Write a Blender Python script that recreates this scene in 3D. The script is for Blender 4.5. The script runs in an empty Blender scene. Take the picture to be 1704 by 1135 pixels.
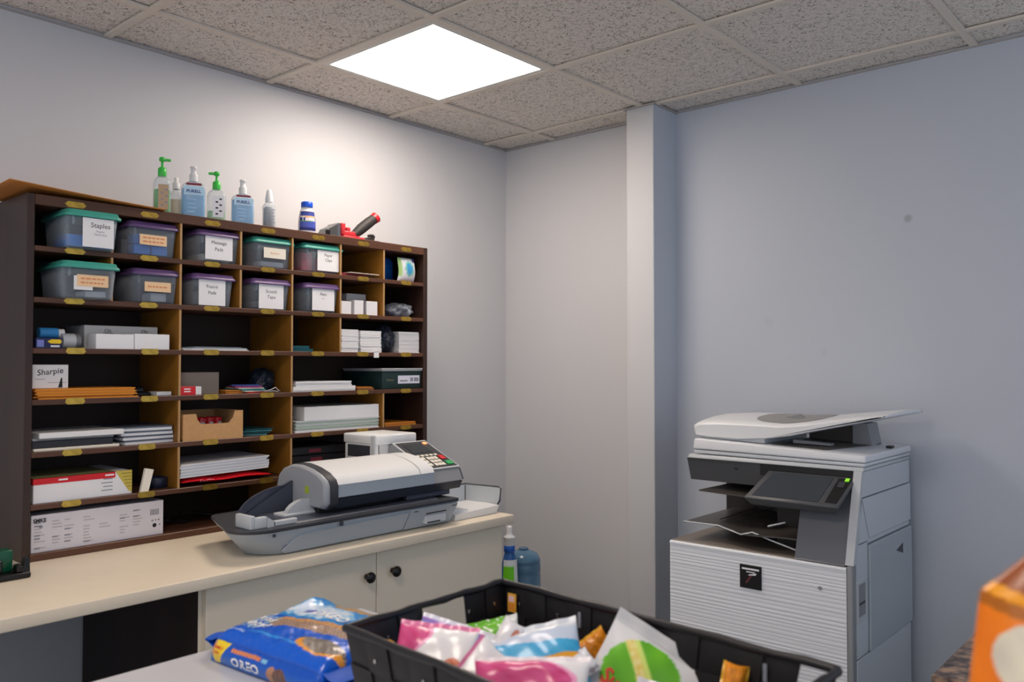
import bpy, bmesh, math, random
from mathutils import Vector, Matrix
random.seed(7)
S = bpy.context.scene
C = S.collection
PI = math.pi

# ------------------------------------------------------------------ camera
cam_d = bpy.data.cameras.new('camera')
cam = bpy.data.objects.new('camera', cam_d)
C.objects.link(cam)
cam.location = (2.835, -1.183, 1.456)
cam.rotation_euler = (PI/2 + 0.0272, 0, 0.72167)
cam_d.sensor_width = 36
cam_d.lens = 29.51
cam_d.clip_start = 0.02
cam_d.dof.use_dof = True
cam_d.dof.focus_distance = 3.1
cam_d.dof.aperture_fstop = 4.5
S.camera = cam

# ------------------------------------------------------------------ world, lights, exposure
W = bpy.data.worlds.new('world')
S.world = W
W.use_nodes = True
bg = W.node_tree.nodes['Background']
# cool daylight reaches the open room from the right (+x), neutral office light from behind (-y)
_n = W.node_tree
_tc = _n.nodes.new('ShaderNodeTexCoord')
_sx = _n.nodes.new('ShaderNodeSeparateXYZ')
_mr = _n.nodes.new('ShaderNodeMapRange')
_mr.inputs[1].default_value = -.2
_mr.inputs[2].default_value = .7
_mx = _n.nodes.new('ShaderNodeMixRGB')
_mx.inputs[1].default_value = (0.95, 0.92, 0.92, 1)
_mx.inputs[2].default_value = (0.40, 0.46, 0.56, 1)
_n.links.new(_tc.outputs['Generated'], _sx.inputs[0])
_n.links.new(_sx.outputs[0], _mr.inputs[0])
_n.links.new(_mr.outputs[0], _mx.inputs[0])
_n.links.new(_mx.outputs[0], bg.inputs[0])
bg.inputs[1].default_value = 1.0
PANEL_STRENGTH = 12.0
PANEL_COLOR = (1.0, 0.865, 0.75, 1)
S.view_settings.view_transform = 'Standard'
S.view_settings.look = 'None'
S.view_settings.exposure = 0.6
S.view_settings.gamma = 1
S.view_settings.use_curve_mapping = False
S.cycles.use_denoising = True
S.cycles.max_bounces = 8
S.cycles.transparent_max_bounces = 12
S.cycles.sample_clamp_indirect = 6

CEIL = 2.54
WB = 1.991          # back wall plane
T2 = 0.6096         # ceiling tile
GX = 0.316          # first ceiling grid line from the left wall


# ------------------------------------------------------------------ materials
def lin(c):
    if isinstance(c, str):
        c = [int(c[i:i+2], 16)/255 for i in (0, 2, 4)]
        c = [x/12.92 if x <= .04045 else ((x+.055)/1.055)**2.4 for x in c]
    return (c[0], c[1], c[2], 1)


MATS = {}


def mat(name, color, rough=.5, metal=0, spec=.5, emit=0, alpha=1, coat=0, noise=None, bump=None, sub=0, trans=0, ior=1.45):
    """Principled material; noise=(scale, amount, stretch xyz) varies the colour, bump=(scale, strength, distance)."""
    if name in MATS:
        return MATS[name]
    m = bpy.data.materials.new(name)
    MATS[name] = m
    m.use_nodes = True
    nt = m.node_tree
    b = nt.nodes['Principled BSDF']
    col = lin(color)
    b.inputs['Base Color'].default_value = col
    b.inputs['Roughness'].default_value = rough
    b.inputs['Metallic'].default_value = metal
    b.inputs['Specular IOR Level'].default_value = spec
    b.inputs['IOR'].default_value = ior
    b.inputs['Alpha'].default_value = alpha
    b.inputs['Coat Weight'].default_value = coat
    b.inputs['Transmission Weight'].default_value = trans
    if sub:
        b.inputs['Subsurface Weight'].default_value = sub
    if emit:
        b.inputs['Emission Color'].default_value = col
        b.inputs['Emission Strength'].default_value = emit
    if noise or bump:
        tc = nt.nodes.new('ShaderNodeTexCoord')
    if noise:
        sc, am, st = noise
        mp = nt.nodes.new('ShaderNodeMapping')
        mp.inputs['Scale'].default_value = st
        nz = nt.nodes.new('ShaderNodeTexNoise')
        nz.inputs['Scale'].default_value = sc
        nz.inputs['Detail'].default_value = 6
        nz.inputs['Roughness'].default_value = .62
        cr = nt.nodes.new('ShaderNodeValToRGB')
        cr.color_ramp.elements[0].position = .3
        cr.color_ramp.elements[1].position = .7
        lo = [max(0, x*(1-am)) for x in col[:3]]
        hi = [min(1, x*(1+am)) for x in col[:3]]
        cr.color_ramp.elements[0].color = (*lo, 1)
        cr.color_ramp.elements[1].color = (*hi, 1)
        nt.links.new(tc.outputs['Object'], mp.inputs[0])
        nt.links.new(mp.outputs[0], nz.inputs[0])
        nt.links.new(nz.outputs[0], cr.inputs[0])
        nt.links.new(cr.outputs[0], b.inputs['Base Color'])
    if bump:
        sc, st, di = bump
        nb = nt.nodes.new('ShaderNodeTexNoise')
        nb.inputs['Scale'].default_value = sc
        nb.inputs['Detail'].default_value = 4
        bp = nt.nodes.new('ShaderNodeBump')
        bp.inputs['Strength'].default_value = st
        bp.inputs['Distance'].default_value = di
        nt.links.new(tc.outputs['Object'], nb.inputs[0])
        nt.links.new(nb.outputs[0], bp.inputs['Height'])
        nt.links.new(bp.outputs[0], b.inputs['Normal'])
    return m


def vcol(name, rough=.4, coat=0, bump=None, metal=0):
    """Printed surface: colour comes from the mesh's Col attribute."""
    m = mat(name, (1, 1, 1), rough=rough, coat=coat, bump=bump, metal=metal)
    nt = m.node_tree
    if not any(n.bl_idname == 'ShaderNodeVertexColor' for n in nt.nodes):
        v = nt.nodes.new('ShaderNodeVertexColor')
        v.layer_name = 'Col'
        nt.links.new(v.outputs[0], nt.nodes['Principled BSDF'].inputs['Base Color'])
    return m


def film(name, color, opacity, rough=.15):
    """Clear or milky plastic: part see-through, part glossy plastic."""
    if name in MATS:
        return MATS[name]
    m = mat(name, color, rough=rough)
    nt = m.node_tree
    b = nt.nodes['Principled BSDF']
    tr = nt.nodes.new('ShaderNodeBsdfTransparent')
    tr.inputs[0].default_value = tuple(.75+.25*x for x in lin(color)[:3]) + (1,)
    mx = nt.nodes.new('ShaderNodeMixShader')
    lw = nt.nodes.new('ShaderNodeLayerWeight')
    lw.inputs[0].default_value = .35
    ma = nt.nodes.new('ShaderNodeMath')
    ma.operation = 'MULTIPLY_ADD'
    ma.inputs[1].default_value = .5
    ma.inputs[2].default_value = opacity
    nt.links.new(lw.outputs['Facing'], ma.inputs[0])
    nt.links.new(ma.outputs[0], mx.inputs[0])
    nt.links.new(tr.outputs[0], mx.inputs[1])
    nt.links.new(b.outputs[0], mx.inputs[2])
    nt.links.new(mx.outputs[0], nt.nodes['Material Output'].inputs[0])
    return m


def wall_paint(name='wall_paint', c0=(.60, .605, .625, 1), c1=(.62, .622, .64, 1)):
    m = mat(name, c0, rough=.62, bump=(260, .12, .001))
    nt = m.node_tree
    b = nt.nodes['Principled BSDF']
    g = nt.nodes.new('ShaderNodeNewGeometry')
    base = nt.nodes.new('ShaderNodeTexNoise')
    base.inputs['Scale'].default_value = 1.6
    cr = nt.nodes.new('ShaderNodeValToRGB')
    cr.color_ramp.elements[0].color = c0
    cr.color_ramp.elements[1].color = c1
    nt.links.new(g.outputs['Position'], base.inputs[0])
    nt.links.new(base.outputs[0], cr.inputs[0])
    last = cr.outputs[0]
    # small scuffs on the walls
    for p, r, d in (((1.925, WB, 1.975), .014, .45), ((0, .79, 2.03), .018, .12), ((1.4, WB, 1.62), .02, .07), ((1.62, WB, 1.5), .012, .08)):
        vd = nt.nodes.new('ShaderNodeVectorMath')
        vd.operation = 'DISTANCE'
        vd.inputs[1].default_value = p
        nt.links.new(g.outputs['Position'], vd.inputs[0])
        mr = nt.nodes.new('ShaderNodeMapRange')
        mr.inputs[1].default_value = r*.5
        mr.inputs[2].default_value = r*1.3
        mr.inputs[3].default_value = d
        mr.inputs[4].default_value = 0
        nt.links.new(vd.outputs['Value'], mr.inputs[0])
        mx = nt.nodes.new('ShaderNodeMixRGB')
        mx.inputs[2].default_value = (.16, .17, .19, 1)
        nt.links.new(mr.outputs[0], mx.inputs[0])
        nt.links.new(last, mx.inputs[1])
        last = mx.outputs[0]
    nt.links.new(last, b.inputs['Base Color'])
    return m


def tile_mat():
    """Fissured mineral-fibre ceiling tile."""
    m = mat('ceiling_tile', (.6, .575, .54), rough=.9)
    nt = m.node_tree
    b = nt.nodes['Principled BSDF']
    tc = nt.nodes.new('ShaderNodeTexCoord')
    n1 = nt.nodes.new('ShaderNodeTexNoise')
    n1.inputs['Scale'].default_value = 85
    n1.inputs['Detail'].default_value = 3
    n1.inputs['Distortion'].default_value = 1.6
    r1 = nt.nodes.new('ShaderNodeValToRGB')
    r1.color_ramp.elements[0].position = .36
    r1.color_ramp.elements[0].color = (.26, .23, .20, 1)
    r1.color_ramp.elements[1].position = .45
    r1.color_ramp.elements[1].color = (.72, .665, .60, 1)
    e = r1.color_ramp.elements.new(.7)
    e.color = (.80, .745, .68, 1)
    nt.links.new(tc.outputs['Object'], n1.inputs[0])
    nt.links.new(n1.outputs[0], r1.inputs[0])
    nt.links.new(r1.outputs[0], b.inputs['Base Color'])
    bp = nt.nodes.new('ShaderNodeBump')
    bp.inputs['Strength'].default_value = .5
    bp.inputs['Distance'].default_value = .004
    nt.links.new(n1.outputs[0], bp.inputs['Height'])
    nt.links.new(bp.outputs[0], b.inputs['Normal'])
    return m


def speckle_mat():
    m = mat('speckled_laminate', (.3, .2, .14), rough=.3)
    nt = m.node_tree
    b = nt.nodes['Principled BSDF']
    tc = nt.nodes.new('ShaderNodeTexCoord')
    n1 = nt.nodes.new('ShaderNodeTexNoise')
    n1.inputs['Scale'].default_value = 26
    n1.inputs['Detail'].default_value = 8
    r = nt.nodes.new('ShaderNodeValToRGB')
    r.color_ramp.elements[0].position = .38
    r.color_ramp.elements[0].color = (.03, .022, .02, 1)
    r.color_ramp.elements[1].position = .62
    r.color_ramp.elements[1].color = (.42, .27, .17, 1)
    e = r.color_ramp.elements.new(.5)
    e.color = (.17, .12, .10, 1)
    nt.links.new(tc.outputs['Object'], n1.inputs[0])
    nt.links.new(n1.outputs[0], r.inputs[0])
    nt.links.new(r.outputs[0], b.inputs['Base Color'])
    return m


PAINT = wall_paint()
PAINT_COOL_LIT = wall_paint('cool_light_wall_paint', (.50, .54, .61, 1), (.53, .565, .63, 1))  # same wall paint with the cool ambient light tinted into its colour
TILE = tile_mat()
SPECK = speckle_mat()
GRID_W = mat('grid_paint', (.70, .63, .54), rough=.5)
WALNUT = mat('walnut_laminate', '35231c', rough=.42, noise=(9, .35, (1, 1, .12)))
WALNUT_H = mat('walnut_laminate_edge', '553626', rough=.42, noise=(9, .3, (1, .12, 1)))
OCHRE = mat('ochre_hardboard', '90601f', rough=.5, noise=(14, .18, (1, 1, .3)))
DARKBACK = mat('dark_back_board', '2e1d14', rough=.6)
TAN_EDGE = mat('tan_edge', 'b08a5c', rough=.6)
BRASS = mat('brass', 'c4a048', rough=.3, metal=.85, noise=(40, .25, (1, 1, 1)))
COUNTER = mat('cream_laminate', 'e6d8c2', rough=.38, noise=(5, .03, (1, 1, 1)))
CAB = mat('cabinet_laminate', 'e2d6c2', rough=.45)
CAB_DK = mat('dark_brown_panel', '2a1a14', rough=.5, noise=(6, .3, (1, 1, .15)))
BLACK = mat('black_plastic', '121213', rough=.35)
KNOB = mat('black_knob', '16110f', rough=.18)
DGREY = mat('dark_grey_plastic', '3b3d43', rough=.4)
SLATE = mat('slate_plastic', '454a58', rough=.42)
MGREY = mat('mid_grey_plastic', '8d8f92', rough=.42)
LGREY = mat('light_grey_plastic', 'c2c6ca', rough=.38)
BGREY = mat('blue_grey_plastic', 'a9b3bd', rough=.36)
PWHITE = mat('white_plastic', 'e4e5e6', rough=.32)
WHITE = mat('white_paper', 'e9e9ec', rough=.7)
CREAMP = mat('cream_paper', 'e6e0d2', rough=.7)
GREYP = mat('grey_card', '8c8178', rough=.75)
PAPER_GREY = mat('grey_paper', 'a9abb0', rough=.7)  # even grey for papers, pads and cartons
INK = mat('black_ink', '1a1a20', rough=.6)
INKG = mat('grey_ink', '8d8f98', rough=.6)
INKL = mat('pale_grey_ink', 'b9b6bb', rough=.6)
INKO = mat('orange_ink', 'd98a58', rough=.6)
PEACH = mat('peach_label', 'ecc9a0', rough=.6)
TEAL = mat('teal_lid', '3f9a8c', rough=.35)
PURP = mat('purple_lid', '5d4675', rough=.35)
CLEARBOX = film('clear_bin_plastic', 'd0dae4', .12, .22)
CLEAR = film('clear_plastic', 'dfe8ee', .12, .1)
BAGFILM = film('bag_film', 'c4ccd8', .30, .2)
DARKFILM = film('dark_bag_film', '26303e', .6, .2)
RED = mat('red_plastic', 'd3202a', rough=.3)
REDP = mat('red_print', 'cf1f2a', rough=.5)
GREEN = mat('green_plastic', '3ec04a', rough=.3)
LIME = mat('lime_label', '7ed321', rough=.4)
BLUE = mat('blue_print', '1f5fc0', rough=.4)
BLUED = mat('dark_blue_print', '12386e', rough=.4)
TEALP = mat('teal_paper', '3f8a94', rough=.6)
TEALD = mat('dark_teal_paper', '14484f', rough=.6)
ORANGE = mat('orange_paper', 'd98a2c', rough=.7, noise=(30, .06, (1, 1, 1)))
MANILA = mat('brown_envelope_paper', 'b5722f', rough=.7)
CARD = mat('cardboard', 'c79a68', rough=.75, noise=(60, .06, (1, 1, 1)))
CHROME = mat('chrome', 'c8c8c8', rough=.18, metal=1)
YELLOW = mat('yellow_print', 'f0cc1c', rough=.45)
NAVY = mat('navy_print', '232a7a', rough=.5)
DGREEN = mat('dark_green_cover', '16302e', rough=.5)
PRINT = vcol('printed_foil', rough=.3, coat=.2, bump=(18, .25, .004))
PRINT_SM = vcol('printed_plastic', rough=.4)
BASK = mat('black_woven_strap', '121114', rough=.5, bump=(300, .3, .001))
TABLE = mat('white_table_top', 'cfd0d6', rough=.35)
FLOOR = mat('floor_tile', '6f6a64', rough=.5, noise=(3, .1, (1, 1, 1)))
BASEB = mat('baseboard_vinyl', '3a3634', rough=.5)


# ------------------------------------------------------------------ mesh builder
class MB:
    def __init__(s):
        s.v, s.f, s.mi, s.sm, s.vc = [], [], [], [], {}
        s.M = Matrix.Identity(4)

    def at(s, loc=(0, 0, 0), rx=0, ry=0, rz=0):
        s.M = Matrix.Translation(loc) @ Matrix.Rotation(rz, 4, 'Z') @ Matrix.Rotation(ry, 4, 'Y') @ Matrix.Rotation(rx, 4, 'X')
        return s

    def add(s, vs, fs, m=0, smooth=False, cols=None):
        n = len(s.v)
        for p in vs:
            s.v.append(tuple(s.M @ Vector(p)))
        for f in fs:
            s.f.append([n+i for i in f])
            s.mi.append(m)
            s.sm.append(smooth)
        if cols:
            for i, c in enumerate(cols):
                s.vc[n+i] = c
        return s

    def box(s, a, b, m=0):
        x0, y0, z0 = a
        x1, y1, z1 = b
        vs = [(x0, y0, z0), (x1, y0, z0), (x1, y1, z0), (x0, y1, z0), (x0, y0, z1), (x1, y0, z1), (x1, y1, z1), (x0, y1, z1)]
        return s.hexa(vs, m)

    def hexa(s, vs, m=0):
        return s.add(vs, [(0, 3, 2, 1), (4, 5, 6, 7), (0, 1, 5, 4), (1, 2, 6, 5), (2, 3, 7, 6), (3, 0, 4, 7)], m)

    def rbox(s, a, b, r=.003, seg=2, m=0, vs=None):
        bm = bmesh.new()
        if vs is None:
            x0, y0, z0 = a
            x1, y1, z1 = b
            vs = [(x0, y0, z0), (x1, y0, z0), (x1, y1, z0), (x0, y1, z0), (x0, y0, z1), (x1, y0, z1), (x1, y1, z1), (x0, y1, z1)]
        q = [bm.verts.new(p) for p in vs]
        for f in [(0, 3, 2, 1), (4, 5, 6, 7), (0, 1, 5, 4), (1, 2, 6, 5), (2, 3, 7, 6), (3, 0, 4, 7)]:
            bm.faces.new([q[i] for i in f])
        bmesh.ops.bevel(bm, geom=bm.edges[:], offset=r, segments=seg, profile=.5, affect='EDGES', clamp_overlap=True)
        bm.verts.index_update()
        s.add([v.co[:] for v in bm.verts], [[v.index for v in f.verts] for f in bm.faces], m, seg > 1)
        bm.free()
        return s

    def prism(s, pts, axis, lo, hi, m=0, smooth=False):
        """pts: 2D outline in the other two axes (cyclic order x,y,z without axis)."""
        def P(a, b, t):
            return {'x': (t, a, b), 'y': (a, t, b), 'z': (a, b, t)}[axis]
        n = len(pts)
        vs = [P(a, b, lo) for a, b in pts] + [P(a, b, hi) for a, b in pts]
        fs = [(i, (i+1) % n, n+(i+1) % n, n+i) for i in range(n)]
        s.add(vs, fs, m, smooth)
        s.add(vs, [list(range(n))[::-1], list(range(n, 2*n))], m)
        return s

    def loft(s, rings, m=0, cap=True, smooth=True, closed=True, cols=None):
        n = len(rings[0])
        vs = [p for r in rings for p in r]
        fs = []
        k = n if closed else n-1
        for j in range(len(rings)-1):
            for i in range(k):
                fs.append((j*n+i, j*n+(i+1) % n, (j+1)*n+(i+1) % n, (j+1)*n+i))
        s.add(vs, fs, m, smooth, cols)
        if cap:
            s.add(rings[0], [list(range(n))[::-1]], m)
            s.add(rings[-1], [list(range(n))], m)
        return s

    def lathe(s, prof, segs=24, c=(0, 0, 0), m=0, sx=1, sy=1, smooth=True):
        rings = [[(c[0]+r*sx*math.cos(2*PI*i/segs), c[1]+r*sy*math.sin(2*PI*i/segs), c[2]+z) for i in range(segs)] for r, z in prof]
        return s.loft(rings, m, True, smooth)

    def cyl(s, c, r, h, axis='z', segs=20, m=0):
        o = s.M.copy()
        R = {'z': Matrix.Identity(4), 'x': Matrix.Rotation(PI/2, 4, 'Y'), 'y': Matrix.Rotation(-PI/2, 4, 'X')}[axis]
        s.M = o @ Matrix.Translation(c) @ R
        s.lathe([(r, 0), (r, h)], segs, m=m)
        s.M = o
        return s

    def tube(s, path, r, segs=8, m=0, closed=False):
        P = [Vector(p) for p in path]
        rings = []
        up = Vector((0, 0, 1))
        for i, p in enumerate(P):
            a = P[i-1] if i > 0 else P[0]
            b = P[i+1] if i < len(P)-1 else P[-1]
            t = (b-a).normalized()
            u = t.cross(up)
            if u.length < .1:
                u = t.cross(Vector((1, 0, 0)))
            u.normalize()
            w = t.cross(u)
            rr = r[i] if isinstance(r, (list, tuple)) else r
            rings.append([tuple(p+u*rr*math.cos(2*PI*k/segs)+w*rr*math.sin(2*PI*k/segs)) for k in range(segs)])
        return s.loft(rings, m)

    def grid(s, fn, nu, nv, m=0, col=None, smooth=True, flip=False):
        vs, cs = [], []
        for j in range(nv+1):
            for i in range(nu+1):
                u, v = i/nu, j/nv
                vs.append(fn(u, v))
                if col:
                    cs.append(col(u, v))
        fs = []
        for j in range(nv):
            for i in range(nu):
                a = j*(nu+1)+i
                q = (a, a+1, a+nu+2, a+nu+1)
                fs.append(q[::-1] if flip else q)
        return s.add(vs, fs, m, smooth, cs if col else None)

    def text(s, body, size, fn, m=0, align='c', bold=0):
        """fn(x, y) maps flat text coordinates (centre origin) to 3D."""
        vs, fs = text_geo(body, bold)
        x0 = min(v[0] for v in vs)
        x1 = max(v[0] for v in vs)
        y0 = min(v[1] for v in vs)
        y1 = max(v[1] for v in vs)
        cx = (x0+x1)/2 if align == 'c' else x0
        s.add([fn((x-cx)*size, (y-(y0+y1)/2)*size) for x, y in vs], fs, m)
        return s

    def build(s, name, mats, parent=None, loc=None, weld=False):
        me = bpy.data.meshes.new(name)
        me.from_pydata(s.v, [], s.f)
        mats = mats if isinstance(mats, (list, tuple)) else [mats]
        for m in mats:
            me.materials.append(m)
        for p, mi, sm in zip(me.polygons, s.mi, s.sm):
            p.material_index = min(mi, len(mats)-1)
            p.use_smooth = sm
        if s.vc:
            a = me.color_attributes.new('Col', 'FLOAT_COLOR', 'POINT')
            for i, c in s.vc.items():
                a.data[i].color = lin(c)
        if weld:
            bm = bmesh.new()
            bm.from_mesh(me)
            bmesh.ops.remove_doubles(bm, verts=bm.verts, dist=1e-5)
            bm.to_mesh(me)
            bm.free()
        me.update()
        o = bpy.data.objects.new(name, me)
        C.objects.link(o)
        if parent:
            o.parent = parent
        if loc:
            o.location = loc
        return o


_TX = {}


def text_geo(body, bold=0):
    k = (body, bold)
    if k not in _TX:
        cu = bpy.data.curves.new('t', 'FONT')
        cu.body = body
        cu.resolution_u = 2
        cu.offset = bold
        o = bpy.data.objects.new('t', cu)
        me = bpy.data.meshes.new_from_object(o)
        _TX[k] = ([(v.co.x, v.co.y) for v in me.vertices], [list(p.vertices) for p in me.polygons])
        bpy.data.objects.remove(o)
        bpy.data.meshes.remove(me)
        bpy.data.curves.remove(cu)
    return _TX[k]


def tag(o, label=None, cat=None, group=None, kind=None):
    if label:
        o['label'] = label
    if cat:
        o['category'] = cat
    if group:
        o['group'] = group
    if kind:
        o['kind'] = kind
    return o


def empty(name, loc, label, cat, group=None, rz=0):
    o = bpy.data.objects.new(name, None)
    o.empty_display_size = .05
    C.objects.link(o)
    o.location = loc
    o.rotation_euler = (0, 0, rz)
    return tag(o, label, cat, group)


def struct(o):
    o['kind'] = 'structure'
    return o


def dup(root, loc=None, rz=None, label=None, mats=None):
    r = root.copy()
    C.objects.link(r)
    if loc:
        r.location = loc
    if rz is not None:
        r.rotation_euler = (0, 0, rz)
    if label:
        r['label'] = label
    for ch in list(root.children):
        c = ch.copy()
        C.objects.link(c)
        c.parent = r
        for g in ch.children:
            d = g.copy()
            C.objects.link(d)
            d.parent = c
    return r


def rrect(cx, cy, w, d, r, z, n=4):
    """Rounded rectangle ring, counter-clockwise."""
    pts = []
    r = min(r, w/2-1e-4, d/2-1e-4)
    for sx, sy, a0 in ((1, 1, 0), (-1, 1, 90), (-1, -1, 180), (1, -1, 270)):
        for k in range(n+1):
            a = math.radians(a0+90*k/n)
            pts.append((cx+sx*(w/2-r)+r*math.cos(a), cy+sy*(d/2-r)+r*math.sin(a), z))
    return pts


# front-facing flat mapping helpers (things on the left wall face +x; text runs along +y)
def face_x(x, cy, cz, tilt=0):
    return lambda a, b: (x, cy+a, cz+b)


# ------------------------------------------------------------------ setting
struct(MB().box((-.1, -3.2, -.1), (0, WB+.1, CEIL+.1)).build('wall_left', PAINT))
struct(MB().box((0, WB, -.1), (.93, WB+.1, CEIL+.1)).build('wall_back', PAINT))
struct(MB().box((.93, WB, -.1), (3.9, WB+.1, CEIL+.1)).build('wall_right', PAINT_COOL_LIT))
b = MB()
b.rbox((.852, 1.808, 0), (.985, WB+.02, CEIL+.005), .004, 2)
b.box((.9851, 1.811, 0), (.9855, WB, CEIL), 1)  # thin sheet giving the pillar's right face its cool-light tint
struct(b.build('wall_pillar', [PAINT, PAINT_COOL_LIT]))
struct(MB().box((-.1, -3.2, -.1), (3.9, WB+.1, 0)).build('floor', FLOOR))
struct(MB().box((0, WB-.012, 0), (.852, WB, .1)).box((.985, WB-.012, 0), (3.9, WB, .1)).build('baseboard_back', BASEB))
struct(MB().box((0, -3.2, 0), (.012, WB-.012, .1)).build('baseboard_left', BASEB))
# ceiling: tiles as one surface, each tile set a little differently, hole left for the light
b = MB()
xs = [0] + [GX+k*T2 for k in range(7)]
ys = [-3.2, -3*T2-T2, -3*T2, -2*T2, -T2, 0, T2, 2*T2, 3*T2, WB]
for i in range(len(xs)-1):
    for j in range(len(ys)-1):
        if abs(xs[i]-GX) < .01 and abs(ys[j]-T2) < .01:
            b.box((xs[i], ys[j], CEIL+.075), (xs[i+1], ys[j+1], CEIL+.1))
            continue
        dz = random.uniform(.008, .012)
        b.box((xs[i], ys[j], CEIL+dz), (xs[i+1], ys[j+1], CEIL+.1))
struct(b.build('ceiling', TILE))
b = MB()
for x in xs[1:]:
    b.box((x-.012, -3.2, CEIL-.001), (x+.012, WB, CEIL+.0075))
for y in ys[1:-1]:
    b.box((0, y-.012, CEIL-.0013), (3.97, y+.012, CEIL+.0072))
struct(b.build('trim_1', GRID_W))
b = MB()
b.box((0, -3.2, CEIL-.004), (.01, WB, CEIL+.002))
b.box((0, WB-.01, CEIL-.004), (.852, WB, CEIL+.002)).box((.985, WB-.01, CEIL-.004), (3.9, WB, CEIL+.002))
b.box((.842, 1.798, CEIL-.004), (.995, 1.808, CEIL+.002)).box((.985, 1.808, CEIL-.004), (.995, WB, CEIL+.002)).box((.842, 1.808, CEIL-.004), (.852, WB, CEIL+.002))
struct(b.build('trim_2', mat('molding_gap_shade', (.4, .38, .36), rough=.5)))  # strip coloured dark for the shadow gap at the ceiling edge

# ceiling light
lx, ly = GX+T2/2, T2*1.5
lt = empty('ceiling_light', (lx, ly, CEIL), 'square white flat panel light set in the tiled ceiling', 'ceiling light')
b = MB()
h = T2/2-.012
for a, c in (((-h, -h, 0), (h, -h+.022, .012)), ((-h, h-.022, 0), (h, h, .012)), ((-h, -h+.022, 0), (-h+.022, h-.022, .012)), ((h-.022, -h+.022, 0), (h, h-.022, .012))):
    b.box(a, c)
b.box((-h, -h, .016), (h, h, .07))
b.build('light_frame', mat('light_frame_paint', (.7, .68, .64), rough=.4), lt)
dm = mat('light_diffuser', (1, 1, 1), rough=.6)
pb = dm.node_tree.nodes['Principled BSDF']
pb.inputs['Emission Color'].default_value = PANEL_COLOR
pb.inputs['Emission Strength'].default_value = PANEL_STRENGTH
MB().box((-h+.022, -h+.022, .004), (h-.022, h-.022, .014)).build('diffuser', dm, lt)
# unseen copy of the panel, added as fill light over the work table
dup(lt, loc=(GX+2.5*T2, -1.5*T2, CEIL-.014), label='added out-of-view fill light panel, in the ceiling above the work table')

# ------------------------------------------------------------------ counter and base cabinet
CT = .905
b = MB()
b.rbox((.002, -1.05, CT-.032), (.80, 1.142, CT), .003, 2)
ctop = tag(b.build('countertop', COUNTER), 'long cream laminate countertop along the left wall', 'countertop')
MB().box((.014, -1.04, 0), (.74, -1.02, CT-.033)).build('light_block_panel', CAB_DK, ctop)  # unseen panel added to block light from reaching under the counter
cab = empty('base_cabinet', (0, -.055, 0), 'cream cupboard with two doors under the countertop, dark brown left side', 'cabinet')
L = 1.124+.055
b = MB()
b.box((.014, 0, .09), (.74, .018, CT-.033), 1)
b.box((.014, .018, .09), (.74, L, CT-.033), 0)
b.box((.014, .02, 0), (.68, L-.02, .09), 1)
b.box((.7401, 0, .09), (.7405, .018, CT-.033), 0)
b.build('body', [CAB, CAB_DK], cab)
for y0, y1, ky in ((.012, .586-.0015, .545), (.586+.0015, L-.004, .650)):
    d = MB().rbox((.741, y0, .10), (.76, y1, CT-.042), .0015, 1).build('door', CAB, cab)
    k = MB()
    k.M = Matrix.Translation((.76, ky, .795)) @ Matrix.Rotation(PI/2, 4, 'Y')
    k.lathe([(.009, 0), (.0075, .008), (.008, .012), (.016, .017), (.0175, .022), (.016, .027), (.009, .030), (.001, .031)], 20)
    k.build('knob', KNOB, d)

# ------------------------------------------------------------------ mail sorter
FX = .285
Y0, Y1 = -.329, 1.186
ZB, ZT = CT, 1.934
SH = [1.783, 1.638, 1.494, 1.349, 1.202, 1.056]   # shelf centres
TH = .018
st = empty('mail_sorter', (0, 0, 0), 'dark walnut pigeonhole mail sorter with brass label holders, standing on the countertop', 'shelf unit')
TOPS = [z+TH/2-.003 for z in SH]
MB().rbox((.012, Y0, ZB), (FX, Y0+.021, ZT), .0015, 1).build('side_panel', WALNUT, st)
MB().rbox((.012, Y1-.021, ZB), (FX, Y1, ZT), .0015, 1).build('side_panel', WALNUT, st)
MB().rbox((.012, Y0+.021, ZT-.030), (FX-.001, Y1-.021, ZT), .0015, 1).build('top_panel', WALNUT_H, st)
MB().rbox((.012, Y0+.021, ZB), (FX-.001, Y1-.021, ZB+.020), .0015, 1).build('bottom_panel', WALNUT_H, st)
MB().box((.002, Y0+.004, ZB+.002), (.012, Y1-.004, ZT-.002)).build('back_panel', DARKBACK, st)
for z in SH:
    MB().rbox((.0125, Y0+.021, z-TH/2), (FX-.002, Y1-.021, z+TH/2-.003), .0012, 1).build('shelf', WALNUT_H, st)
COLY = [-.093, .122, .334, .537, .748, .957]
zz = [ZT-.030] + SH + [ZB+.020+TH/2]
for r in range(7):
    cols = {0: COLY, 1: COLY, 2: [COLY[1], COLY[3], COLY[4]], 3: [COLY[1], COLY[3]], 4: [COLY[1], COLY[3], COLY[5]],
            5: [COLY[1], COLY[3]], 6: [COLY[3], COLY[5]]}[r]
    z1 = zz[r] - (0 if r == 0 else TH/2)
    z0 = (zz[r+1] + TH/2-.003) if r < 6 else ZB+.020
    for y in cols:
        b = MB()
        b.box((.0125, y-.0035, z0), (FX-.006, y+.0035, z1), 0)
        b.box((FX-.006, y-.0035, z0), (FX-.0035, y+.0035, z1), 1)
        b.build('divider', [OCHRE, TAN_EDGE], st)
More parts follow.
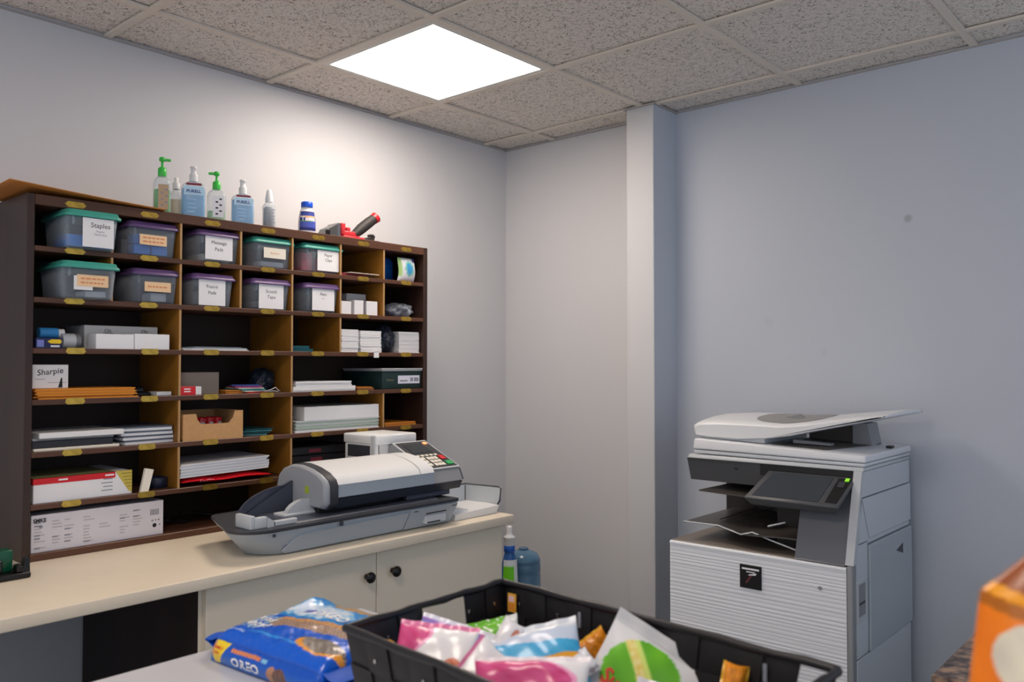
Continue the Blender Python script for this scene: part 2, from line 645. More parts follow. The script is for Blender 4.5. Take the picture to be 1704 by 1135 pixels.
# brass label holders, seven on each board
HY = [-.200, .018, .228, .436, .645, .852, 1.070]
hold = None
for r, z in enumerate([ZT-.016] + SH):
    for c, y in enumerate(HY):
        w, hh = .030, .0085
        b = MB()
        yy = y + (.006 if r in (3, 4) and c < 2 else 0)
        if r < 3 or c > 3:
            pts = [(-w, 0), (-w+.009, -hh), (w-.009, -hh), (w, 0), (w-.009, hh), (-w+.009, hh)]
            b.prism([(p[0], p[1]) for p in pts], 'x', 0, .0012)
            b.prism([(-w+.014, -hh*.62), (w-.014, -hh*.62), (w-.014, hh*.62), (-w+.014, hh*.62)], 'x', .0012, .0018)
        else:
            b.prism([(-w*.93, -hh*.3), (-w*.7, -hh), (w*.7, -hh), (w*.93, -hh*.3), (w*.8, hh), (-w*.8, hh)], 'x', 0, .0012)
            b.box((-.003, -w*.8, hh-.001), (.0022, w*.8, hh+.0008))
            b.box((.0012, -w*.75, -hh), (.0024, w*.75, -hh+.0022))
        b.build('label_holder', BRASS, st, loc=(FX-.0012, yy, z-.001))
F1, F2, F3, F4, F5, F6, F7 = TOPS[0], TOPS[1], TOPS[2], TOPS[3], TOPS[4], TOPS[5], ZB+.020
ZTOP = ZT

# ------------------------------------------------------------------ storage bins
def bin_mesh(w, d, hh, lid):
    body, ld = MB(), MB()
    # body: tapered, open, rounded corners; local origin front-centre at the bottom, x forward
    t = .0018
    def ring(z, g, ins=0):
        return rrect(-d/2, 0, d-2*g-2*ins, w-2*g-2*ins, .014, z)
    hb = hh-.014
    body.loft([ring(0, .014), ring(.004, .009), ring(hb*.55, .006), ring(hb, .002), ring(hb, .002, t), ring(hb*.5, .006, t), ring(.006, .010, t)], 0)
    for sy in (-1, 1):                       # moulded corner ribs under the rim
        body.box((-.012, sy*(w/2-.020)-.002, hb-.030), (-.0015, sy*(w/2-.020)+.002, hb-.002))
    def lring(z, g):
        return rrect(-d/2, 0, d+.012-2*g, w+.012-2*g, .016, z)
    ld.loft([lring(hb-.006, 0), lring(hb+.001, 0), lring(hb+.003, .004), lring(hb+.013, .007), lring(hb+.014, .012), lring(hb+.010, .018), lring(hb+.0095, .03)], 0)
    return body, ld


def bin_(y, w, z, lid, label, front, d=.19, hh=.108, rz=0, lab=None, slip=False):
    t = empty('storage_bin', (front, y, z), label, 'storage bin', 'clear plastic bins in the top two rows of the mail sorter', rz)
    body, ld = bin_mesh(w, d, hh, lid)
    body.build('body', CLEARBOX, t)
    ld.build('lid', lid, t)
    if lab:
        ly, lz, lw, lh, paper, lines = lab     # local centre y, z of the sticker
        q = MB()
        q.box((.0005, ly-lw/2, lz-lh/2), (.0013, ly+lw/2, lz+lh/2), 0)
        if slip:
            q.box((.0001, ly-lw/2-.008, lz-lh/2-.010), (.0004, ly, lz+lh/2-.004), 3)
        for txt, s, yo, zo, mi in lines:
            q.text(txt, s, lambda a, c, yo=yo, zo=zo: (.0016, ly+yo+a, lz+zo+c), mi, bold=0)
        # faint small lines of writing
        if paper is PEACH:
            for k in range(2 if lh > .03 else 1):
                zc = lz + (.006 - .012*k if lh > .03 else 0)
                x = -lw*.38
                while x < lw*.36:
                    l = random.uniform(.006, .014)
                    q.box((.0013, ly+x, zc-.0022), (.0015, ly+x+l, zc+.0022), 2)
                    x += l+.003
        q.build('paper_label', [paper, INK, INKO, WHITE, INKG], t)
    return t


WL = WHITE
bin_(-.160, .150, F1, TEAL, 'clear bin with teal lid and large Staples sign, top row', .315, lab=(.012, .048, .088, .084, WL,
     [('Staples', .020, .006, .020, 1), ('Regular', .008, .006, .004, 4), ('Heavy duty', .008, .006, -.005, 4)]), hh=.112)
bin_(.040, .158, F1, PURP, 'clear bin of blue boxes with purple lid and small peach label, top row', .272, lab=(-.004, .052, .086, .032, PEACH, []))
bin_(.262, .158, F1, PURP, 'clear bin with purple lid and white Message Pads sign', .272, lab=(-.004, .052, .098, .082, WL,
     [('Message', .0165, 0, .014, 1), ('Pads', .0165, 0, -.006, 1)]))
bin_(.468, .160, F1, TEAL, 'clear bin with teal lid and cream label, top row above the tape bin', .272, lab=(.002, .054, .088, .036, CREAMP, [('Batteries', .010, 0, 0, 2)]))
bin_(.676, .172, F1, TEAL, 'clear bin of pink packets with teal lid and Paper Clips sign', .272, lab=(.022, .048, .098, .076, WL,
     [('Paper', .0155, 0, .019, 1), ('Clips', .0155, 0, .001, 1)]))
bin_(-.166, .156, F2, TEAL, 'clear bin with teal lid and two overlapping labels, below the Staples bin', .315, lab=(.004, .052, .088, .034, PEACH, []), slip=True)
bin_(.050, .150, F2, PURP, 'clear bin with purple lid and small peach label, second row', .272, lab=(.002, .052, .084, .030, PEACH, []))
bin_(.243, .150, F2, PURP, 'clear bin with purple lid and white pads sign, below the Message Pads bin', .272, lab=(-.008, .048, .094, .088, WL,
     [('Post-it', .0155, 0, .018, 1), ('Pads', .0155, 0, -.002, 1)]))
bin_(.461, .158, F2, PURP, 'clear bin with purple lid and white tape sign, second row', .272, lab=(-.004, .048, .098, .088, WL,
     [('Scotch', .0165, 0, .016, 1), ('Tape', .0165, 0, -.005, 1)]))
bin_(.672, .158, F2, PURP, 'clear bin with purple lid and white Pens sign', .272, lab=(.004, .048, .098, .080, WL,
     [('Pens', .0155, 0, .020, 1), ('Blue', .007, 0, .004, 4)]))


def small_box(a, c, m, label, cat='box', name='small_box', group=None, r=.0015, mats=None, extra=None):
    b = MB().rbox(a, c, r, 1)
    if extra:
        extra(b)
    return tag(b.build(name, mats or [m]), label, cat, group)


# things inside the bins
BRIGHT = mat('bright_blue_carton', '3f95f5', rough=.4)
for y, z, lab in ((-.195, F1+.008, 'blue staple box at the left inside the Staples bin'), (-.125, F1+.008, 'blue staple box at the right inside the Staples bin')):
    small_box((.20, y-.030, z), (.285, y+.030, z+.034), BRIGHT, lab, name='staple_box', group='boxes in the Staples bin')
for i, (y, x, dz, m, lab) in enumerate(((.010, .235, .0, BRIGHT, 'blue clip box at bottom left inside the top row purple bin'),
                                        (.066, .235, .0, BRIGHT, 'blue clip box at bottom right inside the top row purple bin'),
                                        (.015, .225, .034, BRIGHT, 'blue clip box stacked on top inside the purple bin'))):
    small_box((x-.03, y-.026, F1+.008+dz), (x+.02, y+.024, F1+.038+dz), m, lab, name='clip_box', group='boxes in the top row purple bin')
small_box((.12, -.018, F1+.010), (.17, .02, F1+.06), WHITE, 'white box at the back of the top row purple bin', name='clip_box')
small_box((.13, .60, F1+.008), (.245, .645, F1+.075), mat('pink_pack', 'e8707c', rough=.4), 'pink packet at left inside the Paper Clips bin', name='clip_packet')
small_box((.14, .67, F1+.008), (.245, .735, F1+.06), mat('pink_pack', 'e8707c', rough=.4), 'pink packet behind the Paper Clips sign', name='clip_packet')
small_box((.15, .21, F1+.008), (.25, .31, F1+.030), CREAMP, 'cream pad stack inside the Message Pads bin', 'notepad', 'message_pad')
small_box((.15, .43, F1+.008), (.25, .52, F1+.026), WHITE, 'white pad at the bottom of the teal lidded bin beside Paper Clips', 'notepad', 'notepad')
small_box((.20, -.165, F2+.008), (.27, -.105, F2+.026), WHITE, 'white roll box inside the lower left teal lidded bin', name='small_box')
small_box((.19, .040, F2+.008), (.25, .090, F2+.034), WHITE, 'white box inside the second row purple bin with peach label', name='small_box')
small_box((.15, .20, F2+.008), (.25, .29, F2+.05), PAPER_GREY, 'grey pad stack inside the bin below the Message Pads bin', 'notepad', 'sticky_notes')
small_box((.15, .42, F2+.008), (.25, .50, F2+.03), PAPER_GREY, 'grey tape rolls box inside the second row tape bin', name='tape_box')
small_box((.12, .62, F2+.008), (.25, .72, F2+.025), DGREY, 'dark pen tray inside the Pens bin', 'pen tray', 'pen_tray')

# ------------------------------------------------------------------ on top of the sorter
# warped brown sheet
b = MB()
def sheet(u, v):
    # u along y (0 left), v from back to front
    y = -.386 + .455*u
    fx = .325 - .035*u**1.2
    x = .03 + (fx-.03)*v
    z = ZT + .004 + .017*(1-u)**1.6*(.4+.6*v)
    if u > .97:
        z = ZT+.003
    return (x, y, z)
b.grid(sheet, 24, 8)
b.grid(lambda u, v: (lambda p: (p[0], p[1], p[2]+.0025))(sheet(u, v)), 24, 8, flip=True)
b.grid(lambda u, v: (lambda p: (p[0], p[1], p[2]+.0025*v))(sheet(u, 1)), 24, 1)
b.grid(lambda u, v: (lambda p: (p[0], p[1], p[2]+.0025*v))(sheet(0, u)), 8, 1)
tag(b.build('cardboard_sheet', MANILA, weld=True), 'warped orange-brown cardboard sheet lying on top of the sorter at the left', 'cardboard sheet')


def pump_bottle(loc, col_liq, fill, label, rz=-.42, hh=.105, w=.034, d=.022, cap=GREEN, lab_mat=None, side=1):
    t = empty('pump_bottle', loc, label, 'bottle', 'bottles on top of the mail sorter', rz)
    def rg(s, z, ww=w, dd=d):
        return rrect(0, 0, 2*dd*s, 2*ww*s, .016*s, z)
    MB().loft([rg(.92, 0), rg(1, .004), rg(1, hh*.78), rg(.9, hh*.88), rg(.62, hh*.95), rg(.42, hh)]).build('bottle', CLEAR, t)
    if fill:
        MB().loft([rg(.86, .003), rg(.92, .006), rg(.92, hh*fill)]).build('liquid', film(col_liq[0], col_liq[1], .55, .1), t)
    c = MB()
    c.lathe([(.0125, hh-.002), (.0135, hh), (.0130, hh+.022), (.009, hh+.027), (.004, hh+.028), (.004, hh+.046), (.009, hh+.047), (.010, hh+.056), (.006, hh+.060)], 18)
    c.rbox((-.005, 0 if side > 0 else -.026, hh+.048), (.005, .026 if side > 0 else 0, hh+.056), .002, 1)
    c.build('pump', cap, t)
    if lab_mat:
        q = MB()
        q.box((d, -w*.45, hh*.10), (d+.0006, w*.72, hh*.75), 0)
        for k in range(6):
            q.box((d+.0006, -w*.15+.012*(k % 2), hh*.18+k*.010), (d+.0009, -w*.15+.008+.012*(k % 2), hh*.18+k*.010+.005), 1)
        q.build('label', [lab_mat, INK if lab_mat is WHITE else INKG], t)
    return t


pump_bottle((.235, .080, ZT), ('green_liquid', '3ebf4c'), .62, 'clear bottle of green liquid with green pump, leftmost on the sorter top', lab_mat=mat('tan_label', 'b99f80', rough=.5), hh=.122, w=.026, side=1)
pump_bottle((.235, .268, ZT), ('pale_green_liquid', 'b9e6b0'), .30, 'clear bottle with green pump and white printed label, between the two blue sanitizers', lab_mat=WHITE, hh=.108, w=.030, side=-1)


def sanitizer(loc, label, hh=.108):
    t = empty('sanitizer_bottle', loc, label, 'bottle', 'bottles on top of the mail sorter', -.42)
    w, d = .038, .022
    def rg(s, z):
        return rrect(0, 0, 2*d*s, 2*w*s, .018*s, z)
    MB().loft([rg(.94, 0), rg(1, .004), rg(1, hh*.80), rg(.86, hh*.90), rg(.5, hh*.97), rg(.36, hh)]).build('bottle', CLEAR, t)
    MB().loft([rg(.90, .003), rg(.93, .006), rg(.93, hh*.78)]).build('liquid', film('blue_liquid', '5fbcf0', .40, .1), t)
    q = MB()
    q.box((d, -w*.80, hh*.60), (d+.0006, w*.80, hh*.84), 0)
    q.text('PURELL', .0135, lambda a, c: (d+.0010, a, hh*.70+c), 1, bold=.03)
    q.box((d, -w*.62, hh*.86), (d+.0012, w*.62, hh*.92), 2)
    for k in range(4):
        q.box((d, -w*.5, hh*(.14+.11*k)), (d+.0006, w*(.1+.12*(k % 2)), hh*(.155+.11*k)), 0)
    q.build('label', [mat('pale_blue_label', 'bcdcf2', rough=.5), NAVY, mat('maroon_print', '7c2436', rough=.5)], t)
    MB().lathe([(.013, hh-.002), (.0135, hh+.018), (.0125, hh+.022), (.0095, hh+.024), (.009, hh+.040), (.0105, hh+.041), (.0105, hh+.048), (.003, hh+.050)], 18).build('cap', film('cap_plastic', 'e8e8ea', .75, .2), t)
    return t


sanitizer((.235, .186, ZT), 'blue hand sanitizer bottle in front of the small white capped bottle', .122)
sanitizer((.235, .366, ZT), 'blue hand sanitizer bottle between the green pump bottle and the small spray bottle', .108)
t = empty('spray_bottle', (.18, .155, ZT), 'small white capped bottle mostly behind the first blue sanitizer', 'bottle', 'bottles on top of the mail sorter')
MB().lathe([(.019, 0), (.021, .003), (.021, .075), (.012, .092), (.010, .098)], 20).build('bottle', CLEAR, t)
MB().lathe([(.0215, .012), (.0216, .062)], 20).build('label', mat('cream_label', 'e4d2ba', rough=.6), t)
MB().lathe([(.012, .098), (.012, .118), (.007, .122), (.007, .136), (.003, .138)], 16).build('cap', PWHITE, t)
t = empty('spray_bottle', (.235, .470, ZT), 'small clear spray bottle with grey printed label and pointed white cap', 'bottle', 'bottles on top of the mail sorter')
MB().lathe([(.021, 0), (.0235, .003), (.0235, .078), (.015, .092), (.012, .096)], 20).build('bottle', CLEAR, t)
q = MB().lathe([(.0185, .003), (.0195, .012), (.0195, .070), (.015, .076)], 20)
for k in range(5):
    q.box((.0238, -.010, .018+.011*k), (.0243, .008-.003*(k % 2), .023+.011*k), 1)
q.build('label', [PAPER_GREY, INKG], t)
MB().lathe([(.014, .094), (.0135, .108), (.009, .134), (.006, .139), (.002, .141)], 18).build('cap', PWHITE, t)
# antacid style bottle
t = empty('pill_bottle', (.235, .628, ZT), 'white pill bottle with blue cap and purple-blue label', 'bottle', None, -.35)
MB().lathe([(.029, 0), (.0315, .004), (.0315, .040), (.0295, .062), (.026, .080), (.020, .094), (.019, .098)], 28, sx=.8).build('bottle', PWHITE, t)
def lab_col(u, v):
    if v < .15:
        return '20246e'
    if v < .45:
        return '4a58b4'
    if v < .52:
        return '5aa04a' if u < .7 else '4a58b4'
    if v < .68:
        return 'e6c8d8' if .3 < u < .8 else '2a3488'
    if v < .76:
        return 'e6b060'
    return '35459c' if v < .93 else '2c2c78'
q = MB()
def labpt(u, v):
    a = -1.15+2.5*u
    z = .010+.070*v
    r = (.0315 if z < .04 else .0315-.0055*((z-.04)/.04)**1.2)+.0006
    return (r*.8*math.cos(a), r*math.sin(a), z)
q.grid(labpt, 24, 36, col=lab_col)
q.text('Tums', .024, lambda a, c: (lambda p: (p[0]+.0012, p[1], p[2]))(labpt(.46+a*14, .60+c*13)), 1, bold=.02)
q.build('label', [PRINT_SM, WHITE], t)
MB().lathe([(.021, .097), (.0215, .100), (.0215, .114), (.019, .117), (.002, .1175)], 28).build('cap', mat('blue_cap', '1450c8', rough=.3), t)

# chrome punch, red/black heavy duty stapler
t = empty('hole_punch', (.225, .745, ZT), 'small chrome and black desk punch beside the red stapler', 'hole punch')
MB().hexa([(-.03, -.048, 0), (.03, -.048, 0), (.03, .020, 0), (-.03, .020, 0), (-.03, -.030, .030), (.03, -.030, .030), (.03, .012, .052), (-.03, .012, .052)]).build('body', mat('gunmetal', '7a7a7a', rough=.3, metal=.8), t)
MB().box((-.031, .006, .002), (.0312, .018, .054)).build('chrome_band', CHROME, t)
MB().box((.028, -.047, .002), (.0315, -.028, .022)).build('slot', BLACK, t)
t = empty('stapler', (.225, .84, ZT), 'red heavy-duty stapler with raised black rubber handle', 'stapler')
b = MB()
b.rbox((-.022, -.052, 0), (.022, .050, .014), .004, 2)
b.rbox((-.014, -.045, .012), (.014, .030, .034), .005, 2)
b.rbox((-.012, -.055, .016), (.012, -.035, .062), .005, 2)
b.rbox((-.012, -.030, .030), (.012, -.012, .048), .004, 2)
b.build('body', mat('red_enamel', 'c2323a', rough=.3), t)
b = MB()
b.tube([(0, .012, .022), (0, .045, .050), (0, .085, .080), (0, .112, .100)], [.016, .021, .021, .019], 14)
b.build('handle', mat('black_rubber', '2a2626', rough=.6), t)
b = MB()
b.tube([(0, .108, .096), (0, .121, .106)], [.0205, .0225], 16)
b.build('handle_cap', RED, t)
b = MB()
b.rbox((-.016, .045, 0), (.016, .130, .010), .003, 2)
b.hexa([(-.01, .05, .010), (.01, .05, .010), (.01, .105, .010), (-.01, .105, .010), (-.008, .05, .014), (.008, .05, .014), (.008, .112, .030), (-.008, .112, .030)])
b.rbox((-.012, .085, .024), (.012, .106, .034), .003, 1)
b.build('base', mat('dark_steel', '4c4846', rough=.3, metal=.6), t)

# ------------------------------------------------------------------ sorter contents
def stack_sheets(name, a, c, mats, n, label, cat, group=None, jit=.004, seed=0, th=None):
    """A pile seen as its single sheets: one mesh, slightly uneven edges."""
    rnd = random.Random(seed)
    b = MB()
    x0, y0, z0 = a
    x1, y1, z1 = c
    hz = (z1-z0)/n
    for k in range(n):
        dx, dy = rnd.uniform(-jit, 0), rnd.uniform(-jit, jit)
        b.box((x0, y0+dy+jit, z0+k*hz), (x1+dx, y1+dy-jit, z0+(k+1)*hz-hz*.08), k % len(mats))
    return tag(b.build(name, mats), label, cat, group)


# row 1 right
small_box((.08, .762, F1), (.245, .905, F1+.014), mat('dark_red_cover', '8e2a38', rough=.4), 'flat dark red notebook in the top row cell beside the Paper Clips bin', 'notebook', 'notebook')
small_box((.10, .80, F1+.0142), (.27, .945, F1+.0165), CREAMP, 'white paper slips lying on the dark red notebook', 'paper', 'paper_slip')
t = empty('tissue_pack', (.16, 1.045, F1), 'blue foil packet in the top right cell of the sorter', 'packet')
b = MB()
b.loft([rrect(0, 0, .07*k, .085*kk, .02, z) for k, kk, z in ((.5, .9, 0), (1, 1, .012), (1, 1, .085), (.3, .95, .104))])
b.build('wrapper', mat('blue_foil', '155ab0', rough=.25, noise=(20, .5, (1, 1, 1))), t)
def pouch_col(u, v):
    d = math.hypot((u-.55)*1.0, (v-.55)*.8)
    if d < .17:
        return '3fa0d8'
    if d < .25:
        return '7cc8c0'
    if u < .18 and v > .2:
        return 'b9dc90'
    if u > .8 and v > .8:
        return '4a4a90'
    return 'eceff4'
b = MB()
def pch(u, v, s=1):
    tt = .014*(max(0, 1-abs(2*u-1)**2.2)*max(0, 1-abs(2*v-1)**3))**.6
    return (s*tt + .010*math.sin(v*2.2), -.045+.09*u + .004*math.sin(v*5), .098*v)
b.grid(lambda u, v: pch(u, v, 1), 16, 20, col=pouch_col)
b.grid(lambda u, v: pch(u, v, -1), 16, 20, col=lambda u, v: 'e6e8ee', flip=True)
t = tag(b.build('wipes_pouch', PRINT, loc=(.245, 1.098, F1)), 'white and blue printed pouch standing in front of the blue packet', 'pouch')

# row 2 right
gp = 'small cartons in the second row of the sorter'
small_box((.10, .765, F2), (.26, .815, F2+.050), WHITE, 'narrow white carton beside the Pens bin', name='carton', group=gp)
small_box((.06, .830, F2), (.21, .925, F2+.086), PAPER_GREY, 'tall grey carton behind the two low white cartons', name='carton', group=gp)
small_box((.215, .828, F2), (.262, .872, F2+.056), WHITE, 'low white carton in front of the tall grey carton', name='carton', group=gp)
b = MB()
b.hexa([(.225, .892, F2), (.262, .886, F2), (.262, .940, F2), (.215, .938, F2), (.225, .892, F2+.052), (.262, .886, F2+.056), (.262, .940, F2+.056), (.215, .938, F2+.052)])
tag(b.build('carton', WHITE), 'low white carton nearest the ochre divider in the second row', 'box', gp)


def lumpy_bag(name, c, r, seed, mats, label, dark, cat='plastic bag', bits=22, amp=.22):
    rnd = random.Random(seed)
    t = empty(name, c, label, cat)
    ph = [rnd.uniform(0, 6.28) for _ in range(9)]
    def fn(u, v):
        a, e = 2*PI*u, -PI/2+PI*v
        k = 1+amp*(.5*math.sin(5*a+ph[0]+3*e)+.35*math.sin(9*a+ph[1]-6*e)+.3*math.sin(7*e+ph[2])*math.cos(3*a+ph[3])+.18*math.sin(17*a+ph[4]))
        z = r[2]*math.sin(e)*k
        x, y = r[0]*math.cos(e)*math.cos(a)*k, r[1]*math.cos(e)*math.sin(a)*k
        return (x, y, max(z, -r[2]*.93)+r[2]*.93)
    MB().grid(fn, 48, 24).build('film', mats[0], t)
    b = MB()
    for k in range(bits):
        a, e, q = rnd.uniform(0, 6.28), rnd.uniform(-.9, 1.2), rnd.uniform(.3, .72)
        x, y, z = r[0]*q*math.cos(e)*math.cos(a), r[1]*q*math.cos(e)*math.sin(a), r[2]*(.9+q*.8*math.sin(e))
        s = rnd.uniform(.35, .9)*min(r)*.45
        o = Matrix.Translation((x, y, max(z, s+.002))) @ Matrix.Rotation(rnd.uniform(0, 3), 4, (rnd.random(), rnd.random(), 1))
        b.M = o
        b.rbox((-s, -s*.5, -s*.4), (s, s*.5, s*.4), s*.15, 1, rnd.randrange(len(mats)-1))
    tag(b.build('contents', mats[1:], t), kind='stuff')
    return t


lumpy_bag('plastic_bag', (.20, 1.093, F2), (.06, .062, .030), 3, [BAGFILM, PAPER_GREY, DGREY, NAVY], 'clear plastic bag of small grey hardware in the second row, rightmost cell', False)

# row 3
t = empty('battery_pack', (.25, -.258, F3), 'dark blue battery carton with yellow and white print, third row far left', 'box')
MB().rbox((-.06, -.036, 0), (.012, .036, .030), .001, 1).build('carton', mat('navy_carton', '1a2250', rough=.4), t)
q = MB()
q.prism([(-.005, .020), (.006, .026), (.030, .026), (.034, .020), (.030, .014), (.004, .014)], 'x', .0121, .0126, 0)
q.box((.0121, -.032, .004), (.0125, -.014, .024), 1)
q.box((.0121, .004, .004), (.0125, .028, .009), 2)
q.build('print', [YELLOW, mat('lilac_print', '7c86d0', rough=.5), WHITE], t)
t = empty('glue_bottle', (.20, -.235, F3+.0305), 'blue labelled white tube lying on the battery carton', 'bottle')
MB().cyl((0, -.03, .0155), .0155, .05, 'y', 16).build('tube', mat('sky_blue_label', '3b8fd0', rough=.4), t)
MB().cyl((0, .02, .0155), .0125, .018, 'y', 16).build('cap', WHITE, t)
small_box((.14, -.27, F3), (.185, -.20, F3+.0303), BLUED, 'dark carton behind the battery carton, third row', name='carton')
t = empty('tape_roll', (.21, -.186, F3), 'grey and white roll lying on its side, third row', 'tape roll')
MB().cyl((0, -.022, .023), .023, .036, 'y', 22).build('roll', LGREY, t)
MB().cyl((0, .014, .023), .0225, .014, 'y', 22).build('end_cap', mat('smoke_plastic', '7c7c80', rough=.3), t)
t = empty('envelope_box', (.0, 0, F3), 'long grey envelope box standing behind two white boxes, third row left', 'box')
MB().rbox((.06, -.138, 0), (.20, .088, .073), .001, 1).build('carton', mat('pale_grey_carton', 'b4b6b8', rough=.6), t)
q = MB()
for yc in (-.068, .045):
    q.text('Clic', .014, lambda a, c, yc=yc: (.2008, yc+a, .058+c), 0, bold=.01)
    q.box((.2004, yc-.014, .049), (.2008, yc+.016, .0505), 0)
q.build('lettering', INK, t)
t = empty('card_box', (0, 0, F3), 'white card box at left of the pair, third row left', 'box', 'two white card boxes in the third row')
MB().rbox((.215, -.133, 0), (.272, -.020, .045), .001, 1).build('carton', WHITE, t)
t = empty('card_box', (0, 0, F3), 'white card box at right of the pair, third row left', 'box', 'two white card boxes in the third row')
MB().rbox((.215, -.018, 0), (.272, .092, .048), .001, 1).build('carton', WHITE, t)
stack_sheets('paper_stack', (.06, .132, F3), (.272, .375, F3+.007), [WHITE, PAPER_GREY], 3, 'thin pile of white papers on the third shelf', 'paper', jit=.006)
b = MB().at((.16, .25, F3+.0075), rz=.12).box((-.09, -.11, 0), (.10, .115, .003), 0).box((-.06, -.08, .003), (.09, .105, .0045), 1)
tag(b.build('magazine', [mat('steel_blue_cover', '5a7080', rough=.4), PAPER_GREY]), 'grey-blue booklet on the thin pile of papers, third row', 'booklet')
small_box((.08, .548, F3), (.20, .685, F3+.012), TEALP, 'teal blue pad stack in the third row cell under the Pens bin', 'notepad', 'notepad')
small_box((.08, .548, F3+.0122), (.20, .668, F3+.023), TEALP, 'upper teal blue pad in the third row cell', 'notepad', 'notepad')
g3 = 'stacks of white envelopes in the third row'
stack_sheets('envelope_stack', (.07, .758, F3), (.272, .843, F3+.087), [WHITE, PWHITE], 16, 'left stack of white envelopes, third row right', 'envelopes', g3, .002, 4)
stack_sheets('envelope_stack', (.07, .846, F3), (.275, .952, F3+.084), [WHITE, PWHITE], 14, 'middle stack of white envelopes, third row right', 'envelopes', g3, .002, 5)
stack_sheets('envelope_stack', (.07, 1.048, F3), (.265, 1.160, F3+.086), [WHITE, PWHITE], 15, 'right stack of white envelopes, third row right', 'envelopes', g3, .002, 6)
lumpy_bag('plastic_bag', (.225, 1.003, F3), (.040, .036, .055), 11, [DARKFILM, PAPER_GREY, BLACK, BLUE, PWHITE], 'dark plastic bag between the stacks of white envelopes', True, bits=30)
b = MB()
b.box((FX-.0011, .905, F3-.020), (FX, .930, F3+.004), 0)
b.box((FX-.03, .905, F3+.001), (FX, .930, F3+.0025), 0)
tag(b.build('price_tag', WHITE), 'torn white paper tag on the third shelf edge under the envelopes', 'tag')

# row 4
stack_sheets('envelope_stack', (.04, -.300, F4), (.272, -.004, F4+.030), [ORANGE, mat('deep_orange_paper', 'c87c22', rough=.7)], 7, 'flat stack of orange envelopes under the white marker box', 'envelopes', None, .007, 2)  # alternate sheets in a deeper orange
t = empty('marker_box', (.235, -.243, F4+.0305), 'white marker box with handwritten style logo on the orange envelopes', 'box')
MB().rbox((-.07, -.052, 0), (.006, .046, .068), .001, 1).build('carton', WHITE, t)
q = MB()
q.text('Sharpie', .024, lambda a, c: (.0066, a-.003, .046+c+a*.10+.0*abs(a)), 0, bold=.004)
q.box((.0062, -.044, .026), (.0065, -.018, .0275), 1)
q.box((.0062, -.010, .016), (.0065, .040, .0172), 1)
q.hexa([(.0062, .018, .002), (.0066, .018, .002), (.0066, .030, .002), (.0062, .030, .002), (.0062, .026, .030), (.0066, .026, .030), (.0066, .029, .030), (.0062, .029, .030)], 0)
q.build('lettering', [INK, INKG], t)
small_box((.19, .064, F4), (.25, .112, F4+.013), PWHITE, 'small white block at the right end of the fourth row left cell', name='eraser', cat='eraser')
t = empty('tape_dispenser', (.19, .030, F4), 'small black tape dispenser behind the white block, fourth row', 'tape dispenser')
MB().rbox((-.04, -.020, 0), (.03, .030, .012), .003, 1).build('base', BLACK, t)
MB().cyl((-.005, -.008, .017), .015, .022, 'y', 18).build('reel', BLACK, t)
t = empty('grey_carton', (0, 0, F4), 'brown-grey plain carton behind the small red box, fourth row', 'box')
MB().rbox((.08, .135, 0), (.222, .291, .073), .001, 1).build('carton', GREYP, t)
t = empty('eraser_box', (.25, .164, F4), 'small red and white eraser box in front of the grey carton', 'box')
MB().rbox((-.016, -.040, 0), (.018, .020, .028), .001, 1).build('red_sleeve', RED, t)
MB().rbox((-.015, .0202, .0005), (.017, .040, .0275), .001, 1).build('white_end', PWHITE, t)
q = MB()
for k in range(2):
    q.box((.0182, -.020, .010+.008*k), (.0185, .002, .014+.008*k), 0)
q.build('lettering', WHITE, t)
stack_sheets('envelope_stack', (.08, .300, F4), (.245, .372, F4+.012), [MANILA, ORANGE], 4, 'short pile of orange-brown envelopes beside the grey carton', 'envelopes', None, .003, 9)
cc = ['d8403c', 'e8e4e0', '3f9a8c', 'e8e4e0', 'c84a86', '4a60b0']
for k, c in enumerate(cc):
    m = mat('folder_'+c, c, rough=.6)
    b = MB().at((.19, .405, F4+.0005+.005*k), rz=.25-.14*k)
    b.box((-.06, -.045, 0), (.065, .045, .0032))
    tag(b.build('note_card', m), ['red', 'white', 'teal', 'upper white', 'pink', 'blue'][k] + ' card in the fanned pile beside the dark plastic bag', 'card', 'fanned coloured cards in the fourth row')
lumpy_bag('plastic_bag', (.165, .487, F4), (.055, .038, .042), 21, [DARKFILM, DGREY, BLUED, PAPER_GREY, BLACK], 'dark blue plastic bag in the fourth row middle cell', True, bits=26)
b = MB()
b.tube([(.235, .455, F4+.004), (.245, .475, F4+.010), (.25, .492, F4+.018), (.243, .505, F4+.010), (.235, .520, F4+.004)], .0016, 6)
b.tube([(.23, .465, F4+.003), (.25, .48, F4+.006), (.25, .50, F4+.004), (.22, .525, F4+.003)], .0016, 6)
tag(b.build('white_cord', PWHITE), 'thin white cord in front of the dark blue plastic bag', 'cord')
stack_sheets('paper_stack', (.03, .548, F4), (.272, .832, F4+.019), [WHITE, PWHITE], 5, 'lower ream of white paper on the fourth shelf', 'paper', 'white reams in the fourth row', .003, 7)
stack_sheets('paper_stack', (.03, .560, F4+.0195), (.268, .815, F4+.037), [WHITE, PWHITE], 5, 'upper ream of white paper on the fourth shelf', 'paper', 'white reams in the fourth row', .003, 8)
b = MB().box((.05, .848, F4), (.255, .930, F4+.008), 0).box((.06, .850, F4+.008), (.25, .925, F4+.012), 1)
tag(b.build('file_folder', [mat('brown_folder', '8a5a34', rough=.6), ORANGE]), 'thin brown folder between the white ream and dark binder', 'folder')
t = empty('ring_binder', (0, 0, F4), 'dark green binder lying flat with white spine label, fourth row right', 'binder')
b = MB()
b.rbox((.03, .955, 0), (.276, 1.161, .072), .003, 2)
b.build('cover', DGREEN, t)
